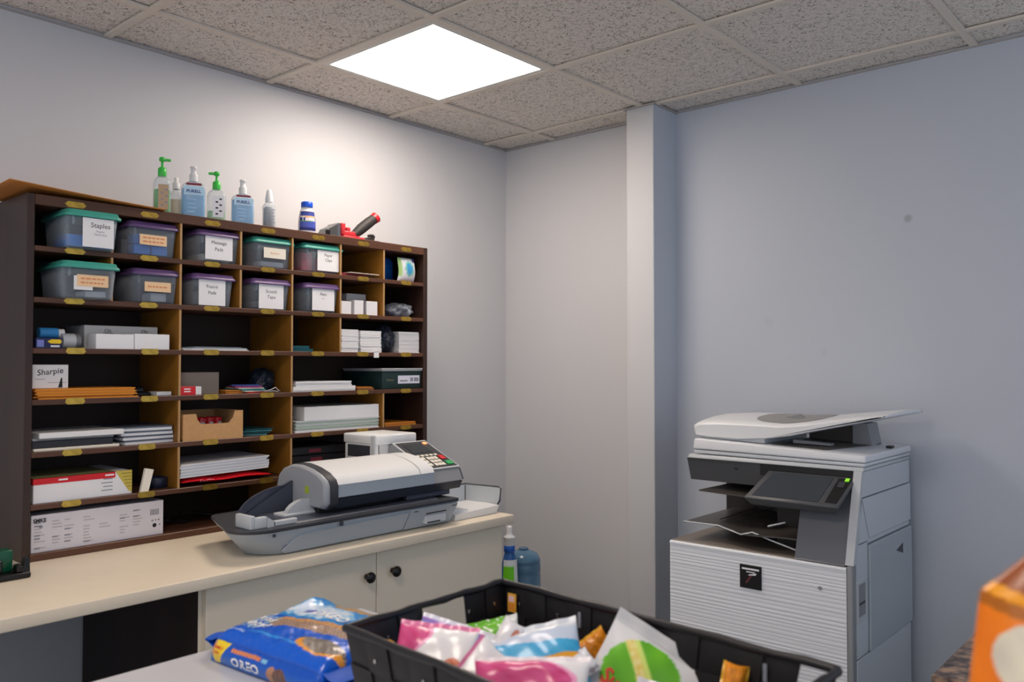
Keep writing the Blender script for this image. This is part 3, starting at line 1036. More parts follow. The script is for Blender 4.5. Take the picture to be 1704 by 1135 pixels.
MB().box((.032, .953, .0722), (.279, 1.163, .079)).build('pages', PAPER_GREY, t)
MB().rbox((.028, .950, .0792), (.281, 1.164, .083), .001, 1).build('upper_cover', LGREY, t)
q = MB().box((.2762, 1.035, .022), (.2768, 1.150, .054), 0)
for k, (a, c) in enumerate(((1.045, 1.085), (1.10, 1.115), (1.12, 1.145))):
    q.box((.2768, a, .030), (.2771, c, .036 if k == 0 else .046), 1)
q.build('spine_label', [mat('pale_lilac_label', 'dcdcec', rough=.6), INKG], t)
q = MB()
q.text('Kittery', .013, lambda a, c: (.2766, .995+a, .036+c), 0)
q.build('lettering', mat('gold_print', '8a8464', rough=.5), t)

# row 5
g5 = 'flat books in the fifth row left cell'
small_box((.05, -.298, F5), (.272, -.060, F5+.008), CREAMP, 'white booklet at the bottom of the left pile, fifth row', 'book', 'book', g5)
small_box((.05, -.300, F5+.0082), (.262, -.075, F5+.028), mat('charcoal_cover', '2f3138', rough=.5), 'charcoal book in the middle of the left pile, fifth row', 'book', 'book', g5)
small_box((.05, -.296, F5+.0284), (.255, -.070, F5+.036), PAPER_GREY, 'grey booklet above the charcoal book, fifth row', 'book', 'book', g5)
small_box((.06, -.285, F5+.0362), (.275, -.048, F5+.052), PWHITE, 'thick white book on top of the left pile, fifth row', 'book', 'book', g5)
for k in range(4):
    b = MB().at((.17, .035, F5+.0005+.0135*k), rz=.05*(1.5-k))
    b.box((-.11, -.080, 0), (.085, .080, .008), 0).box((-.11, -.081, .008), (.086, .081, .0128), 1)
    tag(b.build('booklet', [WHITE, mat('slate_cover', '5c6472', rough=.5)]), ['lowest', 'second lowest', 'second highest', 'topmost'][k] + ' white booklet with slate cover in the pile beside the divider, fifth row', 'booklet', 'white booklets in the fifth row')
# cardboard tray with red packs
t = empty('cardboard_tray', (.245, .243, F5), 'tan cardboard tray with a cut-out front holding red packs', 'tray')
w2 = .106
b = MB()
b.prism([(-w2, 0), (w2, 0), (w2, .092), (w2-.030, .092), (w2-.036, .070), (w2-.052, .052), (-w2+.062, .052), (-w2+.050, .066), (-w2+.044, .086), (-w2, .086)], 'x', .028, .032)
b.box((-.15, -w2, 0), (.028, w2, .004))
b.box((-.15, -w2, 0), (.028, -w2+.004, .086)).box((-.15, w2-.004, 0), (.028, w2, .092)).box((-.154, -w2, 0), (-.15, w2, .090))
b.build('tray', CARD, t)
for k in range(4):
    b = MB().at((.20, .190+.030*k, F5+.036), rx=-.5+.18*k, rz=.1*k)
    b.rbox((-.02, -.012, -.026), (.035, .012, .034), .004, 2, 0).box((.0352, -.008, -.005), (.0356, .006, .02), 1)
    tag(b.build('snack_pack', [mat('dark_red_pack', 'a01c26', rough=.3), PAPER_GREY]), ['leftmost', 'second from left', 'second from right', 'rightmost'][k] + ' dark red pack in the cardboard tray', 'packet', 'red packs in the cardboard tray')
for k in range(4):
    b = MB().at((.15, .430, F5+.0006+.006*k), rz=-.35+.13*k)
    b.box((-.07, -.055, 0), (.09, .060, .004))
    tag(b.build('file_folder', [TEALP, TEALD, TEALP, TEALD][k]), ['lowest', 'second lowest', 'second highest', 'topmost'][k] + ' teal folder in the fanned pile beside the cardboard tray', 'folder', 'fanned teal folders')
t = empty('paper_ream', (0, 0, F5), 'pale green and white paper ream under the white box, fifth row', 'paper')
b = MB()
for k in range(9):
    b.box((.03+.002*(k % 2), .562+.003*((k*7) % 3), .0045*k), (.268-.002*((k*5) % 3), .945-.004*((k*3) % 3), .0045*k+.0042), [0, 0, 1, 1, 1, 0, 1, 1, 0][k])
b.build('sheets', [WHITE, mat('pale_green_paper', 'b4c4b8', rough=.7)], t)
t = empty('paper_box', (0, 0, F5+.0415), 'white flat box resting on the pale green ream, fifth row', 'box')
MB().rbox((.05, .600, 0), (.268, .946, .050), .002, 1).build('carton', PWHITE, t)
MB().box((.04, .562, -.001), (.27, .950, .0)).build('cover_sheet', WHITE, t)
q = MB()
q.box((.08, .5992, .015), (.20, .5998, .032), 0)
q.build('print', INKG, t)
stack_sheets('envelope_stack', (.05, .985, F5), (.255, 1.155, F5+.013), [ORANGE, MANILA], 3, 'orange envelopes in the fifth row rightmost cell', 'envelopes', None, .003, 12)

# row 6
t = empty('envelope_box', (0, 0, F6), 'long white box with red top band and yellow end, sixth row left', 'box')
b = MB()
b.rbox((.05, -.296, 0), (.268, -.020, .070), .001, 1)
b.build('carton', WHITE, t)
b = MB()
b.box((.268, -.2965, .0701-.017), (.2688, -.070, .0716), 0)
b.box((.05, -.2967, .0701-.017), (.268, -.296, .0716), 0)
b.box((.05, -.2967, .0701), (.2688, -.070, .0716), 1)
b.build('red_band', [REDP, mat('olive_card', '8a8a5c', rough=.6)], t)
b = MB()
b.prism([(-.070, .0716), (-.020, .0716), (-.020, .004), (-.030, .010)], 'x', .268, .2690)
for k in range(5):
    b.box((.2690, -.052+.004*k, .062-.010*k), (.2693, -.022, .064-.010*k), 1)
b.build('yellow_end', [mat('straw_print', 'c8b450', rough=.5), mat('olive_ink', '7c7434', rough=.6)], t)
q = MB()
for k in range(4):
    q.box((.2689, -.105-.006*(k % 2), .050-.011*k), (.2692, -.078, .0525-.011*k), 0)
q.box((.2689, -.23, .0600), (.2693, -.205, .0645), 1)
q.box((.2689, -.10, .0600), (.2693, -.074, .0645), 1)
q.build('lettering', [INKG, WHITE], t)
b = MB()
b.hexa([(.268, .002, F6), (.28, .002, F6), (.28, .026, F6), (.268, .026, F6), (.262, .020, F6+.072), (.272, .020, F6+.072), (.272, .046, F6+.066), (.262, .046, F6+.066)])
tag(b.build('price_tag', CREAMP), 'cream card tag leaning at the end of the red banded box', 'tag')
t = empty('tape_roll', (.20, .090, F6), 'dark blue-black tape roll lying flat, sixth row', 'tape roll')
b = MB()
n = 28
rg = lambda r, z: [(r*math.cos(2*PI*i/n), r*math.sin(2*PI*i/n), z) for i in range(n)]
b.loft([rg(.018, 0), rg(.032, 0), rg(.034, .003), rg(.034, .030), rg(.032, .033), rg(.018, .033), rg(.018, 0)], cap=False)
b.build('roll', mat('navy_tape', '1c2438', rough=.3), t)
t = empty('poly_envelope', (0, 0, F6), 'bright red plastic mailer under the white paper pile, sixth row', 'mailer')
b = MB()
def pm(u, v, s):
    tt = .012*(max(0, 1-abs(2*u-1)**3)*max(0, 1-abs(2*v-1)**3))**.5*(1+.2*math.sin(9*u)*math.cos(6*v))
    return (.05+.225*v, .138+.325*u, .014+s*tt+.002*math.sin(11*u))
b.grid(lambda u, v: pm(u, v, 1), 30, 10)
b.grid(lambda u, v: pm(u, v, -1), 30, 10, flip=True)
b.build('wrapper', mat('red_film', 'd8202c', rough=.2), t)
q = MB()
q.text('FedEx', .020, lambda a, c: (.2705+c*.02, .225+a, .015+c*.4), 0, bold=.02)
q.build('lettering', WHITE, t)
b = MB()
rnd = random.Random(5)
for k in range(9):
    z = .0285+.0048*k
    dy = rnd.uniform(-.006, .006)
    b.hexa([(.04, .13+dy, F6+z), (.270, .13+dy, F6+z), (.268, .452+dy, F6+z+.006), (.04, .452+dy, F6+z+.006),
            (.04, .13+dy, F6+z+.0042), (.270, .13+dy, F6+z+.0042), (.268, .452+dy, F6+z+.0102), (.04, .452+dy, F6+z+.0102)], k % 2)
tag(b.build('paper_stack', [WHITE, mat('cool_white_paper', 'ccd6e6', rough=.7)]), 'loose pile of white and pale blue paper on the red mailer', 'paper')
g6 = 'dark binders behind the postage machine'
for k in range(3):
    b = MB().at((.15, .69, F6+.0006+.031*k), rz=.03-.05*k)
    b.rbox((-.11, -.135, 0), (.105, .130, .029), .003, 1, 0).box((.1052, -.05, .008), (.1056, .0, .02), 1)
    tag(b.build('ring_binder', [mat('black_cover', '1a1a1f', rough=.5), mat('wine_label', '7a2838', rough=.5)]), ['lowest', 'middle', 'topmost'][k] + ' black binder in the pile behind the postage machine', 'binder', g6)

# bottom row
t = empty('toner_box', (0, 0, F7), 'long white printed carton on the bottom board of the sorter', 'box')
MB().rbox((.10, -.300, 0), (.268, .080, .105), .001, 1).build('carton', mat('pale_lilac_carton', 'd9d6de', rough=.6), t)
q = MB()
q.text('SMKE', .018, lambda a, c: (.2686, -.278+a*.8, .090+c*.8), 0, bold=.04)
rnd = random.Random(8)
for col0, col1, rows in ((-.292, -.262, 9), (-.245, -.215, 8), (-.212, -.180, 8), (-.160, -.125, 9), (-.115, -.075, 7), (-.055, -.025, 8), (-.015, .020, 7)):
    for k in range(rows):
        z = .082-.0088*k
        if rnd.random() < .18:
            continue
        q.box((.2682, col0, z), (.2685, col0+(col1-col0)*rnd.uniform(.4, 1), z+.0034), 2)
        if rnd.random() < .3:
            q.box((.2682, col0, z-.0008), (.2686, col0+(col1-col0)*.5, z+.0034), 1)
x = .038
while x < .064:
    w = rnd.choice((.0008, .0014, .002))
    q.box((.2682, x, .062), (.2686, x+w, .080), 1)
    x += w+.0012
for yy, zz2, r in ((.045, .045, .0032), (.055, .046, .0026), (.065, .046, .003), (.052, .030, .0065), (.068, .031, .003), (-.275, .072, .005)):
    q.prism([(yy+r*math.cos(2*PI*i/10), zz2+r*math.sin(2*PI*i/10)) for i in range(10)], 'x', .2682, .2686, 0 if r > .006 else 1)
q.build('lettering', [INK, INKG, INKL], t)
b = MB()
pth = []
for k in range(60):
    a = k/59*5.2*PI
    pth.append((.14+.03*math.cos(a*.7), .26+.055*math.cos(a)*(1-.2*math.sin(a*.31)), F7+.006+.030*abs(math.sin(a*.5))))
b.tube(pth, .0028, 6)
b.tube([(.12, .12, F7+.004), (.16, .15, F7+.02), (.13, .18, F7+.004), (.17, .20, F7+.012), (.15, .22, F7+.003)], .0028, 6)
tag(b.build('power_cable', BLACK), 'coiled black cable in the dark bottom compartment', 'cable')

# ------------------------------------------------------------------ postage machine on the counter
px0, py0 = .60, .46
pm_t = empty('postage_machine', (px0, py0, CT), 'long grey and white postage machine with keypad and letter trays on the countertop', 'postage machine')


class WB_(MB):
    """builder in world coordinates, stored relative to the thing's base"""
    def __init__(s, o=(0, 0, 0)):
        super().__init__()
        s.M = Matrix.Translation((-o[0], -o[1], -o[2]))


PO = (px0, py0, CT)


def base_ring(z, fx, ly, ry=.885, rl=.09):
    pts = []
    bx = .43
    corners = [((fx, ry), .012, 0), ((bx, ry), .012, 90), ((bx, ly+.075), .05, 180), ((fx, ly), rl, 270)]
    for (x, y), r, a0 in corners:
        cx = x + (-r if a0 in (0, 270) else r)
        cy = y + (-r if a0 in (0, 90) else r)
        for k in range(9):
            a = math.radians(a0+90*k/8)
            pts.append((cx+r*math.cos(a), cy+r*math.sin(a), z))
    return pts


b = WB_(PO)
zc = CT
b.loft([base_ring(zc+.001, .722, .148), base_ring(zc+.006, .730, .138), base_ring(zc+.030, .742, .112), base_ring(zc+.034, .748, .105), base_ring(zc+.060, .764, .076), base_ring(zc+.078, .772, .061)], 0)
b.build('base', BGREY, pm_t)
b = WB_(PO)
b.loft([base_ring(zc+.078, .774, .059), base_ring(zc+.082, .777, .055), base_ring(zc+.088, .776, .056)], 0)
b.loft([base_ring(zc+.088, .776, .056), base_ring(zc+.0882, .765, .068), base_ring(zc+.0885, .70, .11)], 0, cap=True)
b.build('rim', DGREY, pm_t)
b = WB_(PO)
b.loft([rrect(.60, .525, .30, .60, .03, zc+.0887), rrect(.60, .525, .29, .59, .03, zc+.093)])
b.build('deck', SLATE, pm_t)
# sculpted apron on the front of the base
b = WB_(PO)
ap = [(.20, .014), (.22, .040), (.245, .056), (.30, .060), (.655, .068), (.655, .008), (.21, .006)]
fr = lambda z: .731 + (z/.078)*.046
b.loft([[(fr(z)-.004, y, zc+z) for y, z in ap], [(fr(z)+.0035, y, zc+z) for y, z in ap]], 0, smooth=False)
b.build('front_apron', BGREY, pm_t)
b = WB_(PO)
b.hexa([(fr(.006)-.003, .660, zc+.006), (fr(.006)+.004, .660, zc+.006), (fr(.006)+.004, .872, zc+.006), (fr(.006)-.003, .872, zc+.006),
        (fr(.076)-.003, .660, zc+.074), (fr(.076)+.004, .660, zc+.074), (fr(.076)+.004, .872, zc+.074), (fr(.076)-.003, .872, zc+.074)], 0)
b.hexa([(fr(.052), .735, zc+.050), (fr(.052)+.0045, .735, zc+.050), (fr(.052)+.0045, .828, zc+.050), (fr(.052), .828, zc+.050),
        (fr(.056), .735, zc+.0545), (fr(.056)+.0045, .735, zc+.0545), (fr(.056)+.0045, .828, zc+.0545), (fr(.056), .828, zc+.0545)], 1)
b.rbox((.74, .735, zc+.018), (.766, .828, zc+.044), .002, 1, 2)
b.box((.764, .742, zc+.020), (.7672, .80, zc+.024), 1)
b.build('front_drawer', [BGREY, BLACK, LGREY], pm_t)
q = WB_(PO)
q.box((.7735, .845, zc+.066), (.7775, .864, zc+.0685))
q.box((.7735, .675, zc+.066), (.7775, .690, zc+.0685))
q.box((.775, .375, zc+.066), (.780, .386, zc+.078))
q.box((.772, .148, zc+.066), (.778, .154, zc+.074))
q.build('small_mark', DGREY, pm_t)
# feed tray guards at the left end
b = WB_(PO)
b.rbox((.662, .096, zc+.088), (.742, .112, zc+.126), .003, 2)
b.rbox((.724, .110, zc+.088), (.742, .150, zc+.120), .003, 2)
b.hexa([(.724, .150, zc+.088), (.742, .150, zc+.088), (.742, .175, zc+.088), (.724, .175, zc+.088), (.724, .150, zc+.118), (.742, .150, zc+.118), (.742, .175, zc+.102), (.724, .175, zc+.102)])
b.rbox((.724, .17, zc+.088), (.742, .250, zc+.103), .002, 1)
b.build('corner_guard', LGREY, pm_t)
b = WB_(PO)
pts = []
for k in range(15):
    a = PI*.5 + (PI*.5)*k/14
    pts.append((.315+.150*math.cos(a), zc+.088+.086*math.sin(a)))
pts = [(.355, zc+.088), (.350, zc+.184)] + pts
n = len(pts)
bow = lambda y: .575 - 1.2*(y-.27)**2
b.loft([[(bow(y)-.010, y, z) for y, z in pts], [(bow(y), y, z) for y, z in pts]], 0, smooth=False)
b.build('letter_guide', SLATE, pm_t)
b = WB_(PO)
pts = []
for k in range(13):
    a = PI*k/12
    pts.append((.345+.075*math.cos(a), zc+.088+.050*math.sin(a)))
b.prism(pts, 'x', .635, .655)
b.rbox((.60, .26, zc+.088), (.66, .42, zc+.100), .003, 1)
b.build('side_guide', LGREY, pm_t)
# transport under the head
b = WB_(PO)
b.box((.47, .37, zc+.090), (.68, .90, zc+.122), 0)
b.rbox((.69, .70, zc+.094), (.712, .90, zc+.112), .003, 1, 1)
b.build('transport', [BLACK, SLATE], pm_t)
# head
prof = [(.47, .114), (.720, .110), (.737, .128), (.737, .180), (.728, .196), (.700, .212), (.655, .226), (.600, .235), (.555, .234), (.510, .220), (.482, .196), (.47, .165)]


def head_ring(y, ins=0, zlo=None):
    cx, cz = .60, .175
    out = []
    for x, z in prof:
        k = 1-ins
        out.append((cx+(x-cx)*k, y, zc+cz+(z-cz)*k))
    return out


b = WB_(PO)
b.loft([head_ring(.352, .10), head_ring(.356, .02), head_ring(.362, 0), head_ring(.368, 0)], 0)
b.build('end_cover', mat('grey_end_cover', 'a0a4aa', rough=.4), pm_t)
q = WB_(PO)
q.hexa([(.632, .3505, zc+.152), (.652, .3505, zc+.152), (.652, .3525, zc+.152), (.632, .3525, zc+.152), (.634, .3505, zc+.176), (.652, .3505, zc+.172), (.652, .3525, zc+.172), (.634, .3525, zc+.176)])
q.build('green_sticker', mat('yellow_green_sticker', 'a8b83c', rough=.5), pm_t)
b = WB_(PO)
b.loft([head_ring(.368, -.03), head_ring(.396, -.03)], 0)
b.build('arch_trim', DGREY, pm_t)
b = WB_(PO)
prof[0:3] = [(.47, .142), (.730, .140), (.737, .143)]
b.loft([head_ring(.396, .0), head_ring(.80, .0)], 0, smooth=False)
b.build('head_body', BGREY, pm_t)
b = WB_(PO)
up = [(.7385, .181), (.729, .198), (.700, .2145), (.655, .2285), (.600, .2375), (.555, .2365), (.510, .2225), (.482, .198)]
b.loft([[(x, .397, zc+z) for x, z in up], [(x, .735, zc+z) for x, z in up]], 0, cap=False, closed=False)
b.loft([[(x, .738, zc+z) for x, z in up], [(x, .799, zc+z) for x, z in up]], 0, cap=False, closed=False)
b.build('top_cover', PWHITE, pm_t)
b = WB_(PO)
b.hexa([(.47, .40, zc+.108), (.722, .40, zc+.108), (.715, .945, zc+.112), (.47, .945, zc+.112), (.47, .40, zc+.1395), (.7385, .40, zc+.1395), (.728, .945, zc+.1395), (.47, .945, zc+.1395)])
b.build('lower_band', mat('navy_grey_plastic', '30343f', rough=.4), pm_t)
# control unit
b = WB_(PO)
cp = [(.48, .140), (.722, .140), (.704, .178), (.700, .184), (.522, .262), (.500, .258), (.486, .22)]
b.prism([(x, z+zc) for x, z in cp], 'y', .80, .952)
b.build('control_unit', MGREY, pm_t)
b = WB_(PO)
b.prism([(x-.004, z+zc-.002) for x, z in [(.50, .140), (.722, .142), (.704, .180), (.58, .235)]], 'y', .9522, .962)
b.build('end_cap', DGREY, pm_t)


def slope(u, y, h=0):       # u: 0 at the front edge .. 1 at the top of the sloping control face
    x = .700+(.522-.700)*u
    z = .184+(.262-.184)*u
    nx, nz = .401, .916
    return (x+nx*h, y, zc+z+nz*h)


def slab(bb, u0, u1, y0, y1, h0, h1, m=0):
    bb.hexa([slope(u0, y0, h0), slope(u0, y1, h0), slope(u1, y1, h0), slope(u1, y0, h0), slope(u0, y0, h1), slope(u0, y1, h1), slope(u1, y1, h1), slope(u1, y0, h1)], m)


b = WB_(PO)
slab(b, -.02, 1.02, .797, .955, 0, .004)
b.build('panel_frame', LGREY, pm_t)
b = WB_(PO)
slab(b, .02, .98, .803, .949, .004, .0052)
b.build('control_panel', mat('charcoal_panel', '3a3b3d', rough=.35), pm_t)
b = WB_(PO)
slab(b, .55, .90, .825, .915, .0052, .0064)
b.build('screen', mat('dark_lcd', '22262a', rough=.12), pm_t)
b = WB_(PO)
for k in range(5):
    slab(b, .43, .48, .823+.021*k, .837+.021*k, .0052, .0066)
for i in range(2):
    for k in range(3):
        slab(b, .08+.115*k, .165+.115*k, .812+.018*i, .827+.018*i, .0052, .0072)
for i in range(3):
    for k in range(3):
        slab(b, .07+.115*k, .155+.115*k, .855+.017*i, .869+.017*i, .0052, .0072)
b.build('keypad', CREAMP, pm_t)
b = WB_(PO)
slab(b, .27, .40, .914, .936, .0052, .0082)
b.build('red_button', RED, pm_t)
b = WB_(PO)
slab(b, .07, .19, .914, .940, .0052, .0082)
b.build('green_button', mat('green_button', '2fa85a', rough=.3), pm_t)
b = WB_(PO)
slab(b, .86, .92, .925, .940, .0052, .0075)
b.build('power_light', mat('orange_led', 'ff7a4a', rough=.3, emit=2), pm_t)
# rear housing
b = WB_(PO)
b.rbox((.318, .735, zc+.262), (.510, .925, zc+.297), .006, 2, 0)
b.box((.335, .760, zc+.0), (.495, .905, zc+.262), 0)
b.rbox((.325, .738, zc+.200), (.505, .748, zc+.262), .003, 1, 0)
b.build('rear_housing', PWHITE, pm_t)
b = WB_(PO)
b.box((.345, .7355, zc+.215), (.470, .7378, zc+.258), 0)
b.build('dark_window', DGREY, pm_t)
b = WB_(PO)
b.box((.495, .845, zc+.215), (.4975, .880, zc+.242), 0)
b.box((.335, .7585, zc+.17), (.495, .7600, zc+.2), 1)
b.build('dark_window', [DGREY, MGREY], pm_t)
b = WB_(PO)
b.rbox((.476, .733, zc+.180), (.502, .752, zc+.296), .003, 1, 0)
b.box((.480, .7315, zc+.196), (.498, .733, zc+.215), 1)
b.build('hinge_arm', [LGREY, BLACK], pm_t)
# output stacker
b = WB_(PO)
b.hexa([(.50, .900, zc+.001), (.735, .900, zc+.001), (.735, 1.115, zc+.001), (.50, 1.13, zc+.001), (.50, .900, zc+.022), (.738, .900, zc+.022), (.740, 1.125, zc+.030), (.50, 1.14, zc+.034)])
b.hexa([(.55, .905, zc+.0222), (.715, .905, zc+.0222), (.715, .99, zc+.0222), (.55, .99, zc+.0222), (.55, .905, zc+.045), (.715, .905, zc+.040), (.715, .99, zc+.030), (.55, .99, zc+.034)])
b.build('output_tray', PWHITE, pm_t)
gp_ = [(.56, .87), (.575, 1.115), (.735, 1.140)]
b = WB_(PO)
for (xa, ya), (xb, yb), za, zb2 in ((gp_[0], gp_[1], .082, .092), (gp_[1], gp_[2], .092, .092)):
    d = Vector((xb-xa, yb-ya, 0)).normalized()
    nn = Vector((-d.y, d.x, 0))*.0025
    v = []
    for z1_, z2_ in ((.024, .024), (za, zb2)):
        v += [(xa-nn.x, ya-nn.y, zc+z1_), (xb-nn.x, yb-nn.y, zc+z2_), (xb+nn.x, yb+nn.y, zc+z2_), (xa+nn.x, ya+nn.y, zc+z1_)]
    b.hexa(v, 0)
b.build('stacker_guard', mat('pale_guard_plastic', 'ccd0d4', rough=.3), pm_t)
b = WB_(PO)
b.tube([(gp_[0][0], gp_[0][1], zc+.084), (gp_[1][0], gp_[1][1], zc+.094), (gp_[2][0]-.01, gp_[2][1]-.002, zc+.094), (gp_[2][0], gp_[2][1], zc+.088), (gp_[2][0]-.001, gp_[2][1]-.004, zc+.045), (gp_[2][0]-.012, gp_[2][1]-.012, zc+.020)], .0032, 8)
b.tube([(gp_[1][0]+.002, gp_[1][1]-.003, zc+.090), (gp_[1][0]+.002, gp_[1][1]-.003, zc+.030)], .0022, 8)
b.build('guard_rim', DGREY, pm_t)
b = WB_(PO)
b.cyl((.44, .985, zc+.088), .036, .018, 'y', 24, 0)
b.cyl((.44, .980, zc+.088), .028, .005, 'y', 24, 1)
b.box((.42, .985, zc), (.46, 1.003, zc+.07), 0)
b.build('roller', [PWHITE, MGREY], pm_t)

# green and black dispenser at the far left of the counter
t = empty('tape_dispenser', (.430, -.385, CT), 'black desk dispenser with green part at the far left of the countertop', 'tape dispenser')
b = MB()
b.rbox((-.050, -.10, 0), (.035, .020, .016), .005, 2)
b.hexa([(.0, .0, .016), (.03, .0, .016), (.03, .018, .016), (0, .018, .016), (.006, .008, .050), (.026, .008, .050), (.026, .018, .054), (.006, .018, .054)])
b.rbox((-.005, -.012, .016), (.030, .004, .034), .003, 1)
b.build('base', BLACK, t)
b = MB()
b.rbox((-.045, -.10, .016), (.0, -.012, .072), .004, 2, 0)
b.build('body', mat('dark_green_plastic', '0f5038', rough=.25), t)
MB().rbox((-.012, -.09, .018), (.018, -.040, .052), .006, 2).build('reel_cover', mat('smoke_black_plastic', '1c2622', rough=.2), t)

# ------------------------------------------------------------------ stand, jug and bottle in the corner
t = empty('low_stand', (.55, 1.50, 0), 'low white stand in the corner behind the countertop, carrying the water jug', 'stand')
MB().rbox((-.20, -.20, .425), (.20, .20, .45), .003, 1).build('top', CAB, t)
for sx in (-1, 1):
    for sy in (-1, 1):
        MB().box((sx*.17-.015, sy*.17-.015, 0), (sx*.17+.015, sy*.17+.015, .425)).build('leg', CAB, t)
t = empty('water_jug', (.500, 1.545, .45), 'translucent blue round water jug in the corner beyond the countertop', 'jug')
jb = film('blue_jug_plastic', '5f88a8', .62, .12)
MB().lathe([(.062, 0), (.070, .004), (.072, .02), (.072, .115), (.069, .122), (.072, .129), (.072, .158), (.069, .166), (.072, .172), (.070, .182), (.058, .202), (.035, .213), (.020, .216), (.018, .219)], 36).build('body', jb, t)
MB().lathe([(.019, .217), (.020, .218), (.020, .224), (.016, .226)], 24).build('cap', mat('jug_cap', '4a6a8c', rough=.4), t)
MB().lathe([(.060, .004), (.068, .01), (.069, .11), (.066, .165), (.064, .182), (.045, .198)], 32).build('water', mat('jug_water', '4a6c86', rough=.2, alpha=.7), t)
t = empty('spray_bottle', (.530, 1.420, .45), 'slim bottle with white cap, blue neck and lime green label in front of the jug', 'bottle')
MB().lathe([(.030, 0), (.033, .004), (.033, .150), (.030, .190), (.022, .222), (.018, .236)], 26).build('bottle', mat('blue_bottle_plastic', '2f5fa0', rough=.25), t)
def bl(u, v):
    if v > .86 or u > .55:
        return 'dfe6ea'
    return '6fd01c'
MB().grid(lambda u, v: (.0345*math.cos(-1.7+2.6*u)*(1-.22*max(0, v-.55)), .0345*math.sin(-1.7+2.6*u)*(1-.22*max(0, v-.55)), .03+.175*v), 24, 24, col=bl).build('label', PRINT_SM, t)
MB().lathe([(.020, .232), (.023, .234), (.023, .258), (.020, .262)], 24).build('neck_ring', BLUE, t)
MB().lathe([(.022, .260), (.0225, .262), (.0225, .288), (.024, .290), (.024, .296), (.014, .300), (.012, .312), (.012, .334), (.009, .339), (.002, .340)], 24).build('cap', PWHITE, t)

# ------------------------------------------------------------------ copier
CX = (1.617, 1.67, 0)
cp_t = empty('office_copier', CX, 'large light grey office copier with ribbed front beside the wall pillar', 'copier')
xl, xr, yf, yb = 1.306, 1.931, 1.385, 1.945
b = WB_(CX)
b.box((xl+.004, yf+.012, .06), (xr-.017, yb, .842), 0)
b.box((1.906, 1.49, .842), (xr-.0175, yb-.001, 1.122), 0)
b.box((xl+.06, yf+.06, .0), (xr-.06, yb-.05, .06), 1)
b.build('cabinet_body', [mat('copier_inner_grey', '6c6e72', rough=.5), BLACK], cp_t)
# ribbed front
rnd = random.Random(3)
for z0, z1, nm in ((.36, .843, 'front_panel'), (.215, .355, 'paper_drawer'), (.07, .21, 'paper_drawer')):
    pts = []
    z = z0+.002
    pts.append((yf+.010, z0))
    pts.append((yf+.001, z0))
    while z < z1-.014:
        hh = rnd.uniform(.008, .015)
        k = rnd.uniform(.0006, .0013)
        pts += [(yf+.0022, z), (yf+.0022-k, z+hh*.35), (yf+.0022-k, z+hh*.65), (yf+.0022-.0004, z+hh*.92)]
        z += hh
    pts += [(yf-.001, z1-.008), (yf, z1-.003), (yf+.003, z1), (yf+.012, z1)]
    b = WB_(CX)
    b.loft([[(xl, y, z) for y, z in pts], [(xr-.020, y, z) for y, z in pts]], 0, smooth=False)
    b.build(nm, mat('copier_front_plastic', 'e4e7ec', rough=.35), cp_t)
b = WB_(CX)
b.rbox((xr-.0195, yf+.001, .07), (xr-.002, yf+.030, .848), .004, 2)
b.build('front_corner', MGREY, cp_t)
bd = cp_t
b = WB_(CX)
b.rbox((1.569, yf-.0035, .728), (1.643, yf+.0005, .804), .0008, 1, 0)
b.box((1.577, yf-.0042, .788), (1.636, yf-.0034, .794), 1)
b.box((1.592, yf-.0042, .780), (1.622, yf-.0034, .783), 1)
b.hexa([(1.598, yf-.0042, .770), (1.624, yf-.0042, .773), (1.624, yf-.0034, .773), (1.598, yf-.0034, .770), (1.602, yf-.0042, .774), (1.628, yf-.0042, .780), (1.628, yf-.0034, .780), (1.602, yf-.0034, .774)], 1)
b.hexa([(1.588, yf-.0042, .745), (1.594, yf-.0042, .745), (1.594, yf-.0034, .745), (1.588, yf-.0034, .745), (1.606, yf-.0042, .772), (1.614, yf-.0042, .772), (1.614, yf-.0034, .772), (1.606, yf-.0034, .772)], 2)
b.build('badge', [BLACK, WHITE, mat('wine_print', '6a3038', rough=.4)], cp_t)
b = WB_(CX)
b.prism([(1.832+.007*math.cos(2*PI*i/14), .769+.006*math.sin(2*PI*i/14)) for i in range(14)], 'y', yf-.0008, yf+.0006)
b.build('lock_dot', mat('dot_grey', '8c8f96', rough=.5), cp_t)
# right side: upper cheek, door with a recessed handle, lower panels
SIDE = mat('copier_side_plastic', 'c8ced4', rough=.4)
b = WB_(CX)
b.prism([(yf+.003, .850), (1.470, 1.125), (1.487, 1.125), (yf+.034, .850)], 'x', xr-.024, xr+.001)
b.build('front_pillar', LGREY, cp_t)
b = WB_(CX)
b.prism([(1.4635, 1.045), (1.489, 1.1215), (yb, 1.1215), (yb, 1.045)], 'x', xr-.018, xr)
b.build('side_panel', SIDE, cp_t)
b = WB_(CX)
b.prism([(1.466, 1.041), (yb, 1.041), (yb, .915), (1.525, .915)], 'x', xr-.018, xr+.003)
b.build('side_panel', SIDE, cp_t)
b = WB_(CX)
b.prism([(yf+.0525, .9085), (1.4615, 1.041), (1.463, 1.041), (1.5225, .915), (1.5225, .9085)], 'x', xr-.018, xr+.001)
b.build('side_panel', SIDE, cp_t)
b = WB_(CX)
b.prism([(1.525, .911), (yb, .911), (yb, .897), (1.525, .897)], 'x', xr-.016, xr-.003)
b.build('side_panel', SIDE, cp_t)
d = WB_(CX)
d.prism([(yf+.033, .849), (yf+.051, .904), (1.515, .904), (1.515, .566), (yf+.033, .566)], 'x', xr-.018, xr-.0005)
d = d.build('side_door_strip', SIDE, cp_t)
q = WB_(CX)
q.box((xr-.0004, 1.418, .672), (xr+.003, 1.505, .792), 0)
q.box((xr+.003, 1.426, .690), (xr+.0036, 1.482, .787), 1)
